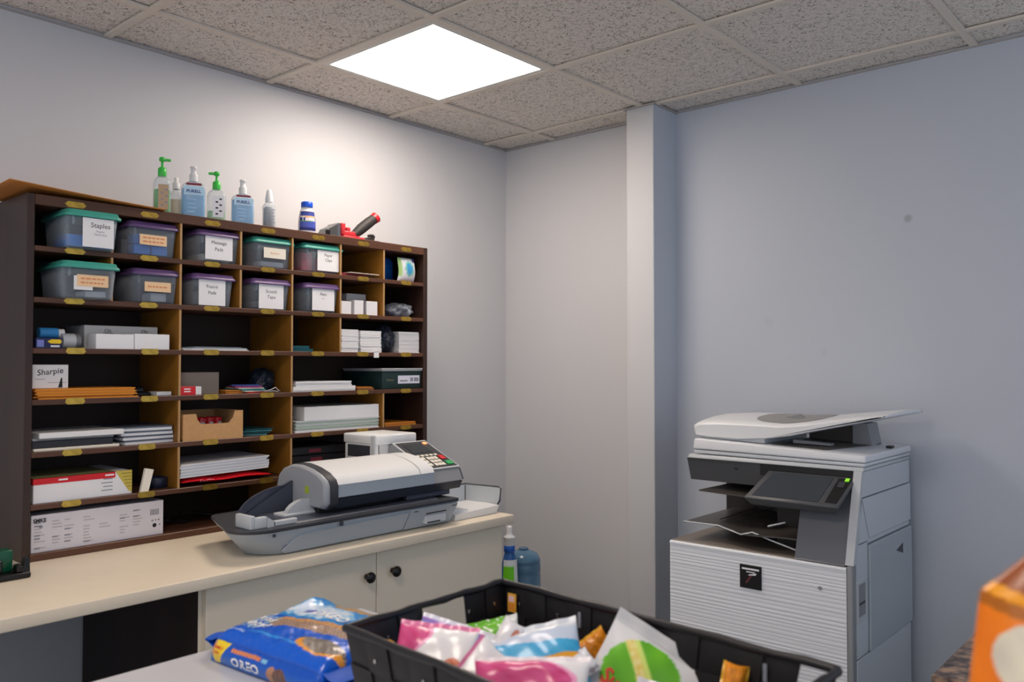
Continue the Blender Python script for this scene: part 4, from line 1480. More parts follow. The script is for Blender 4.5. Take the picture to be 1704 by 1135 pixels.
q.box((xr+.0036, 1.428, .726), (xr+.0050, 1.476, .732), 2)
q.build('recessed_handle', [LGREY, MGREY, DGREY], d)
d = WB_(CX)
d.rbox((xr-.016, 1.520, .566), (xr+.006, yb+.003, .893), .003, 1)
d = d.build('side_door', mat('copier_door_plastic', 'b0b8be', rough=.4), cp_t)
q = WB_(CX)
q.prism([(1.775, .835), (1.845, .850), (1.845, .815)], 'x', xr+.0061, xr+.0068)
q.build('triangle_mark', DGREY, d)
b = WB_(CX)
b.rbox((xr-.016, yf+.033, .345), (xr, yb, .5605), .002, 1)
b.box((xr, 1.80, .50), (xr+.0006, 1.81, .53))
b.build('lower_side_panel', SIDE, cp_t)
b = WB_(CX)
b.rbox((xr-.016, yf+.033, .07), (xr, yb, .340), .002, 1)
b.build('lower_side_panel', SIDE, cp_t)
# cavity: output floor, dark core, intermediate trays
b = WB_(CX)
b.rbox((xl+.002, yf+.012, .8425), (1.905, yb-.04, .8455), .001, 1)
b.build('output_floor', mat('taupe_plastic', '857b72', rough=.4), cp_t)
b = WB_(CX)
b.box((xl+.004, 1.80, .8457), (1.905, yb, 1.045), 0)
b.box((1.62, 1.56, .8457), (1.76, 1.80, 1.045), 0)
b.build('dark_core', mat('dark_core_plastic', '2a2725', rough=.5), cp_t)
b = WB_(CX)
b.prism([(1.388, .8457), (1.392, .850), (1.462, 1.062), (1.80, 1.062), (1.80, .8457)], 'x', 1.750, 1.905)
b.build('slate_column', mat('slate_column_plastic', '63666d', rough=.38), cp_t)
DT = mat('dark_tray_plastic', '4a4541', rough=.35)
b = WB_(CX)
def tr(u, v):
    x = 1.340+.41*u
    y = 1.42+.02*math.sin(u*7)+.36*v
    z = .908-.012*u+.004*math.sin(u*9)+.03*v*u
    return (x, y, z)
b.grid(tr, 20, 10)
b.grid(lambda u, v: (lambda p: (p[0], p[1], p[2]-.005))(tr(u, v)), 20, 10, flip=True)
b.grid(lambda u, v: (lambda p: (p[0], p[1], p[2]-.005*(1-v)))(tr(u, 0)), 20, 1)
b.grid(lambda u, v: (lambda p: (p[0], p[1], p[2]-.005*(1-v)))(tr(0, u)), 10, 1)
for k in range(5):
    b.tube([(1.44+.05*k, 1.50, .916), (1.46+.05*k, 1.76, .928)], .0018, 6)
b.build('output_tray', DT, cp_t)
b = WB_(CX)
b.tube([tr(0, 0), tr(.3, 0), (1.56, 1.41, .893), (1.585, 1.405, .900), (1.60, 1.41, .905), (1.66, 1.42, .885), (1.745, 1.43, .862)], .0028, 8)
b.tube([(1.64, 1.44, .925), (1.70, 1.44, .945)], .003, 8)
b.build('wire_stop', LGREY, cp_t)
b = WB_(CX)
b.hexa([(1.385, 1.45, 1.014), (1.60, 1.46, 1.006), (1.60, 1.76, 1.012), (1.42, 1.74, 1.020), (1.385, 1.45, 1.019), (1.60, 1.46, 1.014), (1.60, 1.76, 1.020), (1.42, 1.74, 1.026)])
b.build('upper_tray', DT, cp_t)
# upper body
b = WB_(CX)
b.hexa([(1.330, 1.493, 1.046), (1.905, 1.493, 1.046), (1.905, yb, 1.046), (1.330, yb, 1.046), (1.318, 1.487, 1.122), (1.905, 1.487, 1.122), (1.905, yb, 1.122), (1.318, yb, 1.122)])
b.build('upper_body', mat('charcoal_front_plastic', '45464a', rough=.4), cp_t)
b = WB_(CX)
b.box((1.595, 1.4845, 1.085), (1.905, 1.487, 1.121))
b.box((1.50, 1.4855, 1.095), (1.512, 1.487, 1.100))
b.build('panel_recess', BLACK, cp_t)
b = WB_(CX)
b.rbox(None, None, .003, 2, 0, [(1.322, 1.480, 1.1225), (1.933, 1.480, 1.1225), (1.933, yb, 1.1225), (1.322, yb, 1.1225), (1.326, 1.486, 1.136), (1.931, 1.486, 1.134), (1.931, yb, 1.134), (1.326, yb, 1.136)])
b.build('scanner_frame', LGREY, cp_t)
b = WB_(CX)
b.rbox(None, None, .004, 2, 0, [(1.342, 1.494, 1.139), (1.933, 1.494, 1.1355), (1.933, 1.950, 1.1355), (1.342, 1.950, 1.139), (1.342, 1.490, 1.152), (1.935, 1.490, 1.146), (1.935, 1.952, 1.146), (1.342, 1.952, 1.152)])
b.rbox(None, None, .006, 3, 0, [(1.340, 1.487, 1.1545), (1.938, 1.487, 1.1485), (1.938, 1.953, 1.1485), (1.340, 1.953, 1.1545), (1.343, 1.492, 1.192), (1.936, 1.492, 1.171), (1.936, 1.951, 1.171), (1.343, 1.951, 1.192)])
b.build('scanner_lid', mat('copier_lid_plastic', 'dee1e5', rough=.34), cp_t)
b = WB_(CX)
b.rbox((1.905, 1.78, 1.172), (1.925, 1.81, 1.180), .002, 1)
b.build('lid_latch', BLACK, cp_t)
b = WB_(CX)
b.hexa([(1.61, 1.535, 1.1840), (1.80, 1.535, 1.1775), (1.86, 1.88, 1.1755), (1.62, 1.88, 1.1840), (1.61, 1.535, 1.1855), (1.80, 1.535, 1.1790), (1.86, 1.88, 1.1770), (1.62, 1.88, 1.1855)])
b.box((1.62, 1.84, 1.176), (1.80, 1.90, 1.255))
b.hexa([(1.66, 1.60, 1.187), (1.78, 1.62, 1.183), (1.78, 1.65, 1.183), (1.66, 1.63, 1.187), (1.66, 1.60, 1.199), (1.78, 1.62, 1.190), (1.78, 1.65, 1.190), (1.66, 1.63, 1.199)], 1)
b.build('output_area', [mat('taupe_dark', '5e5853', rough=.45), MGREY], cp_t)
b = WB_(CX)
b.hexa([(1.790, 1.80, 1.172), (1.855, 1.80, 1.172), (1.855, 1.90, 1.172), (1.790, 1.90, 1.172), (1.790, 1.80, 1.250), (1.840, 1.80, 1.250), (1.840, 1.90, 1.250), (1.790, 1.90, 1.250)])
b.build('tray_support', MGREY, cp_t)
# document feeder: one swept shell
top = [(1.330, 1.236), (1.345, 1.246), (1.42, 1.251), (1.55, 1.252), (1.66, 1.250), (1.76, 1.262), (1.88, 1.282), (1.985, 1.297), (1.992, 1.296)]
bot = [(1.992, 1.291), (1.93, 1.276), (1.80, 1.245), (1.68, 1.216), (1.60, 1.2035), (1.50, 1.1955), (1.40, 1.1965), (1.333, 1.200)]


def adf_ring(y, lift, ins=0):
    out = []
    for x, z in top:
        k = max(0, 1-max(0, (x-1.66))/.33)
        out.append((x-ins*(1 if x > 1.6 else -1), y, z+lift*(.35+.65*k)-ins*.5))
    for x, z in bot:
        out.append((x-ins*(1 if x > 1.6 else -1), y, z+ins*.5))
    return out


b = WB_(CX)
b.loft([adf_ring(1.512, -.004, .008), adf_ring(1.516, 0, 0), adf_ring(1.56, .008), adf_ring(1.64, .017), adf_ring(1.74, .022), adf_ring(1.84, .020), adf_ring(1.895, .010), adf_ring(1.905, -.004, .006)])
b.build('document_feeder', mat('copier_feeder_plastic', 'e6e8ea', rough=.34), cp_t)
b = WB_(CX)
b.hexa([(1.346, 1.53, 1.192), (1.590, 1.53, 1.186), (1.590, 1.89, 1.186), (1.346, 1.89, 1.192), (1.346, 1.53, 1.202), (1.590, 1.53, 1.206), (1.590, 1.89, 1.206), (1.346, 1.89, 1.202)])
b.build('feeder_base', LGREY, cp_t)


def feeder_z(x, y):
    zt = top[0][1]
    for (xa, za), (xb, zb_) in zip(top, top[1:]):
        if xa <= x <= xb:
            zt = za+(zb_-za)*(x-xa)/(xb-xa)
    ly_ = [(1.516, 0), (1.56, .008), (1.64, .017), (1.74, .022), (1.84, .020), (1.895, .010)]
    lf = 0
    for (ya, la), (yb_, lb) in zip(ly_, ly_[1:]):
        if ya <= y <= yb_:
            lf = la+(lb-la)*(y-ya)/(yb_-ya)
    return zt+lf*(.35+.65*max(0, 1-max(0, x-1.66)/.33))


b = WB_(CX)
def ov(u, v):
    r = v
    a = 2*PI*u
    c, s_ = math.cos(a), math.sin(a)
    x = 1.645+.125*r*math.copysign(abs(c)**.6, c)
    y = 1.68+.135*r*math.copysign(abs(s_)**.8, s_)
    return (x, y, feeder_z(x, y)+.0012)
b.grid(ov, 40, 8)
b.build('paper_input', mat('input_grey', '9a9794', rough=.45), cp_t)
b = WB_(CX)
for x, y, s_ in ((1.62, 1.64, 1),):
    z = feeder_z(x, y)
    b.hexa([(x, y, z), (x+.07, y, z), (x+.07, y+.012, z), (x, y+.012, z), (x, y, z+.003), (x+.045, y, z+.016), (x+.045, y+.012, z+.016), (x, y+.012, z+.003)])
b.build('paper_guide', MGREY, cp_t)
# operation panel
b = WB_(CX)
def op(x, t_, h):
    y = 1.362+(1.478-1.362)*t_
    z = 1.024+(1.104-1.024)*t_
    return (x, y-.568*h, z+.823*h)
b.rbox(None, None, .004, 2, 0, [op(1.612, 0, -.030), op(1.885, 0, -.030), op(1.900, 1, -.030), op(1.640, 1, -.030), op(1.592, 0, 0), op(1.897, 0, 0), op(1.915, 1, 0), op(1.628, 1, 0)])
b.build('operation_panel', mat('panel_dark_grey', '4a4c50', rough=.4), cp_t)
b = WB_(CX)
b.hexa([op(1.617, .10, .0002), op(1.832, .10, .0002), op(1.846, .92, .0002), op(1.648, .92, .0002), op(1.617, .10, .0016), op(1.832, .10, .0016), op(1.846, .92, .0016), op(1.648, .92, .0016)])
b.build('touch_screen', mat('touch_screen_glass', '3a4048', rough=.12, spec=.8), cp_t)
b = WB_(CX)
b.hexa([op(1.852, .12, .0002), op(1.888, .12, .0002), op(1.903, .92, .0002), op(1.862, .92, .0002), op(1.852, .12, .0012), op(1.888, .12, .0012), op(1.903, .92, .0012), op(1.862, .92, .0012)], 0)
b.hexa([op(1.868, .62, .0012), op(1.888, .62, .0012), op(1.890, .80, .0012), op(1.870, .80, .0012), op(1.868, .62, .003), op(1.888, .62, .003), op(1.890, .80, .003), op(1.870, .80, .003)], 1)
b.build('key_strip', [BLACK, DGREY], cp_t)
b = WB_(CX)
b.hexa([op(1.884, .83, .0012), op(1.896, .83, .0012), op(1.897, .92, .0012), op(1.885, .92, .0012), op(1.884, .83, .004), op(1.896, .83, .004), op(1.897, .92, .004), op(1.885, .92, .004)])
b.build('status_light', mat('green_led', '8adc30', rough=.3, emit=.35), cp_t)
b = WB_(CX)
b.box((1.66, 1.44, 1.040), (1.88, 1.486, 1.052))
b.build('panel_hinge', BLACK, cp_t)

# ------------------------------------------------------------------ speckled side table at the right
t = empty('side_table', (2.80, 1.43, 0), 'speckled brown topped table against the back wall right of the copier', 'table')
MB().rbox((-.524, -.536, .712), (.60, .55, .75), .003, 1).build('tabletop', SPECK, t)
MB().box((-.515, -.528, .65), (.59, .54, .7115)).build('apron', mat('dark_apron', '241c18', rough=.5), t)
for sx in (-.49, .54):
    for sy in (-.50, .50):
        MB().box((sx-.025, sy-.025, 0), (sx+.025, sy+.025, .65)).build('leg', MATS['dark_apron'], t)

# ------------------------------------------------------------------ foreground table
TZ = .92
t = empty('work_table', (2.4, -1.0, 0), 'white topped work table in the foreground', 'table')
MB().rbox((-1.044, -1.0, TZ-.035), (.95, .995, TZ), .003, 2).build('tabletop', TABLE, t)
MB().box((-1.0, -.95, TZ-.09), (.9, .95, TZ-.0352)).build('apron', CAB, t)
for sx in (-.97, .87):
    for sy in (-.92, .92):
        MB().box((sx-.025, sy-.025, 0), (sx+.025, sy+.025, TZ-.09)).build('leg', MGREY, t)

# ------------------------------------------------------------------ cookie pack
def hexmix(a, c, t):
    A, B_ = [int(a[i:i+2], 16) for i in (0, 2, 4)], [int(c[i:i+2], 16) for i in (0, 2, 4)]
    return '%02x%02x%02x' % tuple(int(max(0, min(255, p+(q-p)*t))) for p, q in zip(A, B_))


def wob(x, y, s=1):
    return (math.sin(x*37*s+1.3*math.sin(y*23*s))+math.sin(y*41*s+1.7*math.sin(x*29*s+2))+math.sin((x+y)*61*s))/3


PL, PW, PH = .30, .268, .056
pk = empty('cookie_pack', (1.415, -.398, TZ), 'blue cookie package with yellow flag lying on the white table beside the basket', 'cookie pack', rz=math.radians(4))


def pack_top(a, w):          # height of the top surface, a along 0..1, w across 0..1
    e = (.30+.70*max(0, 1-abs(2*a-1)**22)**.6) * max(0, 1-abs(2*w-1)**9)**.4
    z = PH*e*(1+.20*math.sin(PI*a)*math.sin(PI*w)) + e*(.0018*wob(a*.5, w*.5) + .0008*wob(a, w, 1.6))
    # raised reseal tab at the far left
    z += .013*math.exp(-((a-.09)/.07)**2-((w-.80)/.15)**2)
    return z


def pcolor(a, w, side, v):
    base = '0a58ca'
    if side == 'near':
        if .0 < a < .20:
            l, r = .005+.045*(1-v), .185-.085*(1-v)
            if l < a < r and .04 < v < .97:
                if l+.006 < a < r-.006 and v < .93:
                    return hexmix('f0cf20', 'e08a70', .8 if (a-l) < .055*v and v > .35 else (.35 if wob(a*3, v*.5, 2) > .3 else 0))
                return 'f0d428'
        if .215 < a < .49 and .70 < v < .86:
            return hexmix('e8945c', 'b86a50', .5+.5*math.sin(a*240))
        if .505 < a < .55 and .72 < v < .84:
            return '7ab4d8'
        d = math.hypot((a-.68)/.065, (v-.22)/.5)
        if d < 1:
            return hexmix('4a3a34', '8a6050', .5+.5*wob(a*2, v, 2))
        d = math.hypot((a-.61)/.045, (v-.30)/.42)
        if d < 1:
            return hexmix('c89878', 'a06a4c', .5+.5*wob(a*3, v, 2))
        return hexmix('0a50ba', '1468c0', max(0, min(1, 1.2-1.6*v)))
    if side == 'far' or side == 'end':
        return base
    # top
    if .02 < a < .24 and .17 < w < .40 and wob(a*2.2, w*1.6, 2) > .15:
        return 'a8cfd0'
    if -.02 < a < .12 and .44 < w < .56 and (w-.44) < .12-(a*.9):
        return 'eef2f8'
    # cookies
    cw = .34+.18*(a-.18)
    if .17 < a < 1.0 and abs(w-cw) < .088*min(1, (a-.15)*9):
        q = (w-cw)/.088
        if q > .35:
            return hexmix('d8a868', 'b87a44', .5+.5*wob(a*2, w*2, 2))
        return hexmix('5a4038', 'd8b8a0', .5+.9*wob(a*3, w*4, 2))
    d = math.hypot((a-.80)/.20, (w-.20)/.085)
    if d < 1:
        return 'e29a3c' if d > .72 and w < .22 else hexmix('3c3430', 'a89c90', .5+.9*wob(a*4, w*4, 2))
    d = math.hypot((a-.44)/.22, (w-.90)/.10)
    if d < 1:
        return hexmix('d8ae70', 'a8743c', .5+.5*wob(a*2, w*3, 2))
    if math.hypot((a-.16)/.10, (w-.985)/.05) < 1:
        return 'dcc070'
    # milk splash and light field
    d = math.hypot((a-.30)/.30, (w-.66)/.16) + .25*wob(a*.7, w*.7, 1.5)
    if d < .75:
        if math.hypot((a-.24)/.07, (w-.62)/.035) < 1 and a > .21:
            return '3a3cae'
        return hexmix('e8eefa', 'b4d0ee', .5+.5*wob(a, w, 1))
    if d < 1.0:
        return hexmix('5aa8e0', 'dfeefa', .5+.5*wob(a, w, 1.3))
    if w > .45 and a < .75:
        return hexmix('0f7ccc', '1490d8', .5+.5*wob(a*.5, w*.5, 1))
    if a > .2 and abs(w-(.13+.02*math.sin(a*3))) < .008 and a < .75:
        return '2a90e0'
    return base


b = MB()
NA, NC = 150, 150
rings, cols = [], []
for i in range(NA+1):
    a = i/NA
    end = max(0.0, 1-abs(2*a-1)**10)
    # cross-section: near side (bottom to top), top, far side, bottom
    ring, cc_ = [], []
    nn, nt, nf, nb = 30, 84, 22, 14
    for k in range(nn):
        v = k/nn
        zt = pack_top(a, .03)
        bul = .008*math.sin(PI*v)*end
        ring.append((a*PL, .006+.004*v**4*2-bul, .0008+zt*v))
        cc_.append(pcolor(a, 0, 'near', v))
    for k in range(nt):
        w = .03+.94*k/nt
        ring.append((a*PL, w*PW+.003, .0008+pack_top(a, w)))
        cc_.append(pcolor(a, w, 'top', 1))
    for k in range(nf):
        v = 1-k/nf
        ring.append((a*PL, PW*.985-.0+.008*math.sin(PI*v)*end, .0008+pack_top(a, .97)*v))
        cc_.append(pcolor(a, 1, 'far', v))
    for k in range(nb):
        w = 1-k/nb
        ring.append((a*PL, .008+w*(PW-.018), .0008))
        cc_.append('0a4fc0')
    rings.append(ring)
    cols += cc_
b.loft(rings, 0, True, True, cols=cols)
n0 = len(b.v)-2*len(rings[0])
for i in range(n0, len(b.v)):
    b.vc[i] = '0a4fc0'
b.build('wrapper', PRINT, pk)
for sx in (-1, 1):
    b = MB()
    def fin(u, v, s_, sx=sx):
        x0 = 0 if sx < 0 else PL
        z = .026*(1-.25*v)+.004*math.sin(u*14)*v+.010*v*(1-u)
        return (x0+sx*(.050*v*(1-.25*abs(2*u-1)**3))-sx*.004, .014+u*(PW-.028), z+s_*(.012*(1-v)**2+.0008))
    b.grid(lambda u, v: fin(u, v, 1), 40, 8)
    b.grid(lambda u, v: fin(u, v, -1), 40, 8, flip=True)
    b.build('crimped_end', mat('blue_foil_fin', '0a50bc', rough=.55), pk)


def near_map(a0, v0):
    def f(x, y):
        a = a0 + x/PL
        v = v0 + y/PH
        z = pack_top(max(.02, min(.98, a)), .03)*v
        end = 1-abs(2*a-1)**10
        return (a*PL, .006+.008*v**4-.008*math.sin(PI*max(0, min(1, v)))*end-.0012, .0008+z)
    return f


def top_map(a0, w0, ang=0):
    c_, s_ = math.cos(ang), math.sin(ang)
    def f(x, y):
        a = a0+(x*c_-y*s_)/PL
        w = w0+(x*s_+y*c_)/PW
        return (a*PL, w*PW+.003, .0008+pack_top(a, w)+.0012)
    return f


PALEB = mat('pale_blue_print', 'a8c8f0', rough=.5)
for nm, body, size, fn, m in (('brand_lettering', 'OREO', .029, near_map(.37, .38), WHITE),
                              ('flag_lettering', 'FAMILY', .0085, near_map(.095, .74), REDP),
                              ('flag_lettering', 'SIZE', .0085, near_map(.090, .54), REDP),
                              ('logo_lettering', 'Chips', .030, top_map(.12, .335, -.05), WHITE),
                              ('logo_lettering', 'Ahoy!', .030, top_map(.16, .235, -.05), WHITE),
                              ('brand_lettering', 'OREO', .034, top_map(.47, .60, 0), WHITE),
                              ('small_lettering', 'stuffed cookies', .010, top_map(.10, .115, 0), PALEB)):
    q = MB()
    q.text(body, size, fn, 0, bold=.03 if 'brand' in nm else .015)
    q.build(nm, m, pk)

# ------------------------------------------------------------------ basket
BX0, BX1, BY0, BY1, BZ, BT = 1.828, 2.436, -.450, -.061, TZ, 1.070
BYn = -.410      # near edge at the left end
bk = empty('woven_basket', (2.13, -.25, TZ), 'black woven strap basket full of snack bags on the white table', 'basket')
BO = (2.13, -.25, TZ)
HB = BT-TZ
cor = [(BX0, BYn), (BX1, BY0), (BX1, BY1-.043), (BX0, BY1)]     # near-left, near-right, far-right, far-left
ctr = Vector((sum(c[0] for c in cor)/4, sum(c[1] for c in cor)/4))


def wall_pt(p, q_, t_, v, out=0):
    P = Vector(p).lerp(Vector(q_), t_)
    P = ctr+(P-ctr)*(.90+.10*v)
    d = (Vector(q_)-Vector(p)).normalized()
    nrm = Vector((d.y, -d.x))
    if nrm.dot(P-ctr) < 0:
        nrm = -nrm
    return (P.x+nrm.x*out, P.y+nrm.y*out, TZ+.002+(HB-.004)*v)


def strap(b, p, q_, t0, t1, v0, v1, out, th=.0022, bulge=.0015, m=0):
    n = 6
    for s_ in (1, -1):
        b.grid(lambda u, v: wall_pt(p, q_, t0+(t1-t0)*u, v0+(v1-v0)*v, out+s_*(th/2+bulge*math.sin(PI*u)*math.sin(PI*v))), n, n, m, flip=(s_ < 0))
    for e in (0, 1):
        b.grid(lambda u, v: wall_pt(p, q_, t0+(t1-t0)*e, v0+(v1-v0)*v, out+(u-.5)*th), 1, n, m)
        b.grid(lambda u, v: wall_pt(p, q_, t0+(t1-t0)*v, v0+(v1-v0)*e, out+(u-.5)*th), 1, n, m)


names = ['near', 'right', 'far', 'left']
for wi in range(4):
    p, q_ = cor[wi], cor[(wi+1) % 4]
    Lw = (Vector(q_)-Vector(p)).length
    nv = max(4, round(Lw/.052))
    b = WB_(BO)
    hole = {3: (.30, .57), 1: (.36, .64), 2: (0.0, .06), 0: (2, 2)}[wi]
    nh = 3
    for i in range(nv):
        t0, t1 = i/nv+.002, (i+1)/nv-.002
        for j in range(nh):
            v0, v1 = j/nh*.99+.003, (j+1)/nh*.99-.003
            tm = (t0+t1)/2
            if j == nh-1 and hole[0] < tm < hole[1]:
                continue
            # woven look: alternate straps sit in front
            strap(b, p, q_, t0-.003, t1+.003, v0-.006, v1+.004, .0016 if (i+j) % 2 else -.0012)
    b.build('side_wall', BASK, bk)
b = WB_(BO)
for wi in range(4):
    p, q_ = cor[wi], cor[(wi+1) % 4]
    n = 14
    path = [wall_pt(p, q_, k/n, 1.0, .0012*math.sin(k*2.1)) for k in range(n+1)]
    path = [(x, y, z+.0010*math.sin(i*1.7)) for i, (x, y, z) in enumerate(path)]
    b.tube(path, [.0062+.0008*math.sin(i*2.3) for i in range(n+1)], 8)
b.build('rim', mat('black_rim_strap', '1c1b1f', rough=.4, bump=(180, .4, .001)), bk)
b = WB_(BO)
b.prism([tuple(ctr+(Vector(c)-ctr)*.895) for c in cor], 'z', TZ+.001, TZ+.006)
b.build('bottom', BASK, bk)
b = WB_(BO)
for wi, ts, inside in ((2, (.22, .52, .78, .93), -1), (3, (.10, .28, .58, .80), -1), (0, (.12, .30, .52), 1)):
    p, q_ = cor[wi], cor[(wi+1) % 4]
    for t_ in ts:
        x, y, z = wall_pt(p, q_, t_, .80, inside*.0055)
        b = WB_(BO)
        b.rbox((x-.0018, y-.0018, z-.003), (x+.0018, y+.0018, z+.003), .0008, 1)
        b.build('staple', CHROME, bk)
b = WB_(BO)
x, y, z = wall_pt(cor[2], cor[3], .955, .80, -.007)
b.rbox((x-.011, y-.0008, z-.016), (x+.008, y+.0008, z+.016), .0004, 1, 0)
b.box((x-.009, y-.0012, z-.013), (x+.006, y-.0008, z+.0), 1)
b.box((x-.008, y-.0012, z+.002), (x+.004, y-.0008, z+.012), 2)
tb = b.build('price_sticker', [mat('gold_sticker', 'e0a838', rough=.5), ORANGE, mat('pink_sticker', 'e8c0c8', rough=.5)], bk)
b = WB_(BO)
for t_ in (.70, .155):
    x, y, z = wall_pt(cor[2], cor[3], t_, .86, -.006)
    b.box((x-.0025, y-.001, z-.018), (x+.0025, y+.001, z+.006))
b.build('clear_tag', BAGFILM, bk)


# ------------------------------------------------------------------ snack bags
def snack_bag(center, n, spin, w, h, th, colfn, label, seed=0, text=None, group='snack bags in the black basket', name='snack_bag', shape=None, crimp=.07):
    """Pillow bag: centre in the room, n = the way its printed face looks."""
    rnd = random.Random(seed)
    ph = [rnd.uniform(0, 6.28) for _ in range(8)]
    n = Vector(n).normalized()
    r = Vector((0, 0, 1)).cross(n).normalized()
    u = n.cross(r)
    r2 = r*math.cos(spin)+u*math.sin(spin)
    u2 = u*math.cos(spin)-r*math.sin(spin)
    t = empty(name, center, label, 'snack bag', group)

    def pt(a, v, s_):
        e = (max(0, 1-abs(2*a-1)**3.2))**.55
        vv = (v-crimp)/(1-2*crimp)
        f = (max(0, 1-abs(2*vv-1)**3))**.6 if 0 < vv < 1 else 0
        wr = .10*math.sin(a*9+v*4+ph[0])+.08*math.sin(v*13-a*5+ph[1])+.06*math.sin(a*21+ph[2]+v*9)
        edge = .5*(1-f)*math.sin(a*26+ph[3])*.0025
        zz = s_*th/2*e*f*(1+wr)+s_*.0006+edge+.012*math.sin(v*2.4+ph[4])*.5
        k = 1-.07*math.sin(PI*v)*(1 if shape is None else 0)
        if shape:
            k = shape(v)
        x = (a-.5)*w*k
        y = (v-.5)*h
        P = r2*x+u2*y+n*zz
        lo = TZ+.0105-center[2]+.0015*math.sin(a*7+v*5)     # the lower end folds where it meets the basket floor
        if P.z < lo:
            P.z = lo + .0006*(s_+1)
        return tuple(P)
    b = MB()
    res = 3 if h > .3 else 1
    b.grid(lambda a, v: pt(a, v, 1), 70*res, 90*res, 0, col=lambda a, v: colfn(a, v, 1))
    b.grid(lambda a, v: pt(a, v, -1), 30, 40, 0, col=lambda a, v: colfn(a, v, -1), flip=True)
    for e in (0, 1):
        b.grid(lambda a, v: tuple(Vector(pt(e, v, -1)).lerp(Vector(pt(e, v, 1)), a)), 1, 60, 0, col=lambda a, v: colfn(e, v, 1), flip=(e == 1))
        b.grid(lambda a, v: tuple(Vector(pt(v, e, -1)).lerp(Vector(pt(v, e, 1)), a)), 1, 60, 0, col=lambda a, v: colfn(v, e, 1))
    b.build('wrapper', PRINT, t)
    if text:
        q = MB()
        for body, size, a0, v0, ang, mi in text[0]:
            def f(x, y, a0=a0, v0=v0, ang=ang):
                a = a0+(x*math.cos(ang)-y*math.sin(ang))/w
                v = v0+(x*math.sin(ang)+y*math.cos(ang))/h
                p = Vector(pt(min(.99, max(.01, a)), v, 1))
                return tuple(p+n*.0015)
            q.text(body, size, f, mi, bold=.03)
        q.build('lettering', text[1], t)
    return t


def c_green(a, v, s_):
    if s_ < 0:
        return 'd8d8da'
    if v > .90 or v < .08:
        return 'c8c9cc'
    d = math.hypot((a-.40)/.33, (v-.63)/.27)
    d2 = abs((v-.58)-.75*(a-.42)*-1)
    if d < 1:
        if abs((v-.66)+.80*(a-.40)) < .040:  # pale highlight slash put into the print colours
            return hexmix('f2f0b0', 'e8c850', .5+.5*wob(a, v, 2))
        if abs((v-.68)+.80*(a-.40)) < .070:
            return 'd8e878'
        if v < .50:
            return hexmix('e8a060', 'd86a3c', .5+.5*math.sin(a*30))
        return hexmix('5cae1c', '74c824', .5+.5*wob(a*.5, v*.5, 1))
    if math.hypot((a-.86)/.06, (v-.60)/.04) < 1:
        return '8cc83c'
    return 'dcdde0'


def c_pink(seed, white=.5):
    def f(a, v, s_):
        k = a+.18*math.sin(v*6+seed)+.25*(v-.5)
        if v > .93 or v < .07:
            return 'e6dfe4' if seed % 2 else 'd878a4'
        if k < white:
            return hexmix('c83c78', 'd85c94', .5+.5*wob(a*.6, v*.6, 1))
        if k < white+.05:
            return 'f0a0c8'
        if math.hypot((a-.8)/.12, (v-.35)/.14) < 1:
            return hexmix('c8603c', 'e8a890', .5+.5*wob(a, v, 1))
        return 'ebe9ec'
    return f


def c_blue(a, v, s_):
    if v > .86:
        return 'd4dae2'
    if v > .80-.15*a:
        return 'c8d4e8'
    k = v+.35*(a-.5)
    if .30 < v < .50 and a > .30:
        return 'eca828'
    if .25 < k < .85:
        return hexmix('2aa0d8', '5ab8e4', .5+.5*wob(a*.5, v*.5, 1))
    return 'd8dade'


def c_cobalt(a, v, s_):
    if v > .93:
        return 'e8e8f4'
    if v > .86:
        return '9a78c8'
    return hexmix('1a5cd0', '6ab0e8', max(0, min(1, .5+.9*wob(a*.4, v*.4, 1))))


def c_lime(a, v, s_):
    if a > .86 or a < .05:
        return 'e4e6e4'
    if v > .62:
        return hexmix('6cbc28', 'f0f4e8', 1 if wob(a, v, 1) > .55 else 0)
    if v > .5:
        return 'e6e070'
    return hexmix('e8e6e0', 'd8a890', .3+.3*wob(a, v, 1))


def c_orange(a, v, s_):
    if v > .90 or v < .1:
        return 'e8b030'
    return hexmix('f0a020', 'd87818', .5+.5*wob(a, v, 1))


NT = (.42, -.62, .55)
snack_bag((2.172, -.150, .966), (.42, -.80, .42), math.radians(-29), .195, .205, .030, c_green,
          'large white snack bag with big green round picture and red lettering in the basket', 1,
          text=([('SunDrops', .031, .44, .50, -.10, 0)], [mat('red_lettering', 'd2382c', rough=.4)]))
snack_bag((2.100, -.310, 1.018), (.30, -.66, .68), math.radians(6), .165, .085, .034, c_pink(1, .72), 'pink bag with white end lying at the front middle of the basket', 2)
snack_bag((2.018, -.325, 1.012), (.55, -.60, .55), math.radians(52), .11, .075, .026, c_pink(4, .45), 'pink and white bag tilted steeply at the front of the basket', 3)
snack_bag((1.918, -.318, 1.018), (.40, -.62, .66), math.radians(-4), .125, .110, .030, c_pink(6, .32), 'white bag with pink left side nearest the left end of the basket', 4)
snack_bag((2.030, -.215, 1.012), (.35, -.60, .70), math.radians(18), .15, .115, .034, c_blue, 'white and sky blue bag with orange patch behind the pink bags', 5)
snack_bag((1.975, -.232, 1.018), (.70, -.60, .35), math.radians(58), .105, .040, .016, c_pink(3, .55), 'narrow pink bag standing on edge in the middle of the basket', 6)
snack_bag((1.905, -.188, 1.000), (.40, -.70, .55), math.radians(16), .115, .090, .026, c_lime, 'bag with lime green top band near the back left of the basket', 7)
snack_bag((1.893, -.262, 1.008), (.45, -.70, .50), math.radians(-14), .120, .095, .022, c_cobalt, 'blue bag with violet and white edge at the left end of the basket', 8)
snack_bag((2.300, -.125, 1.010), (.40, -.80, .40), math.radians(80), .08, .035, .022, c_orange, 'small orange packet near the right end of the basket', 9)
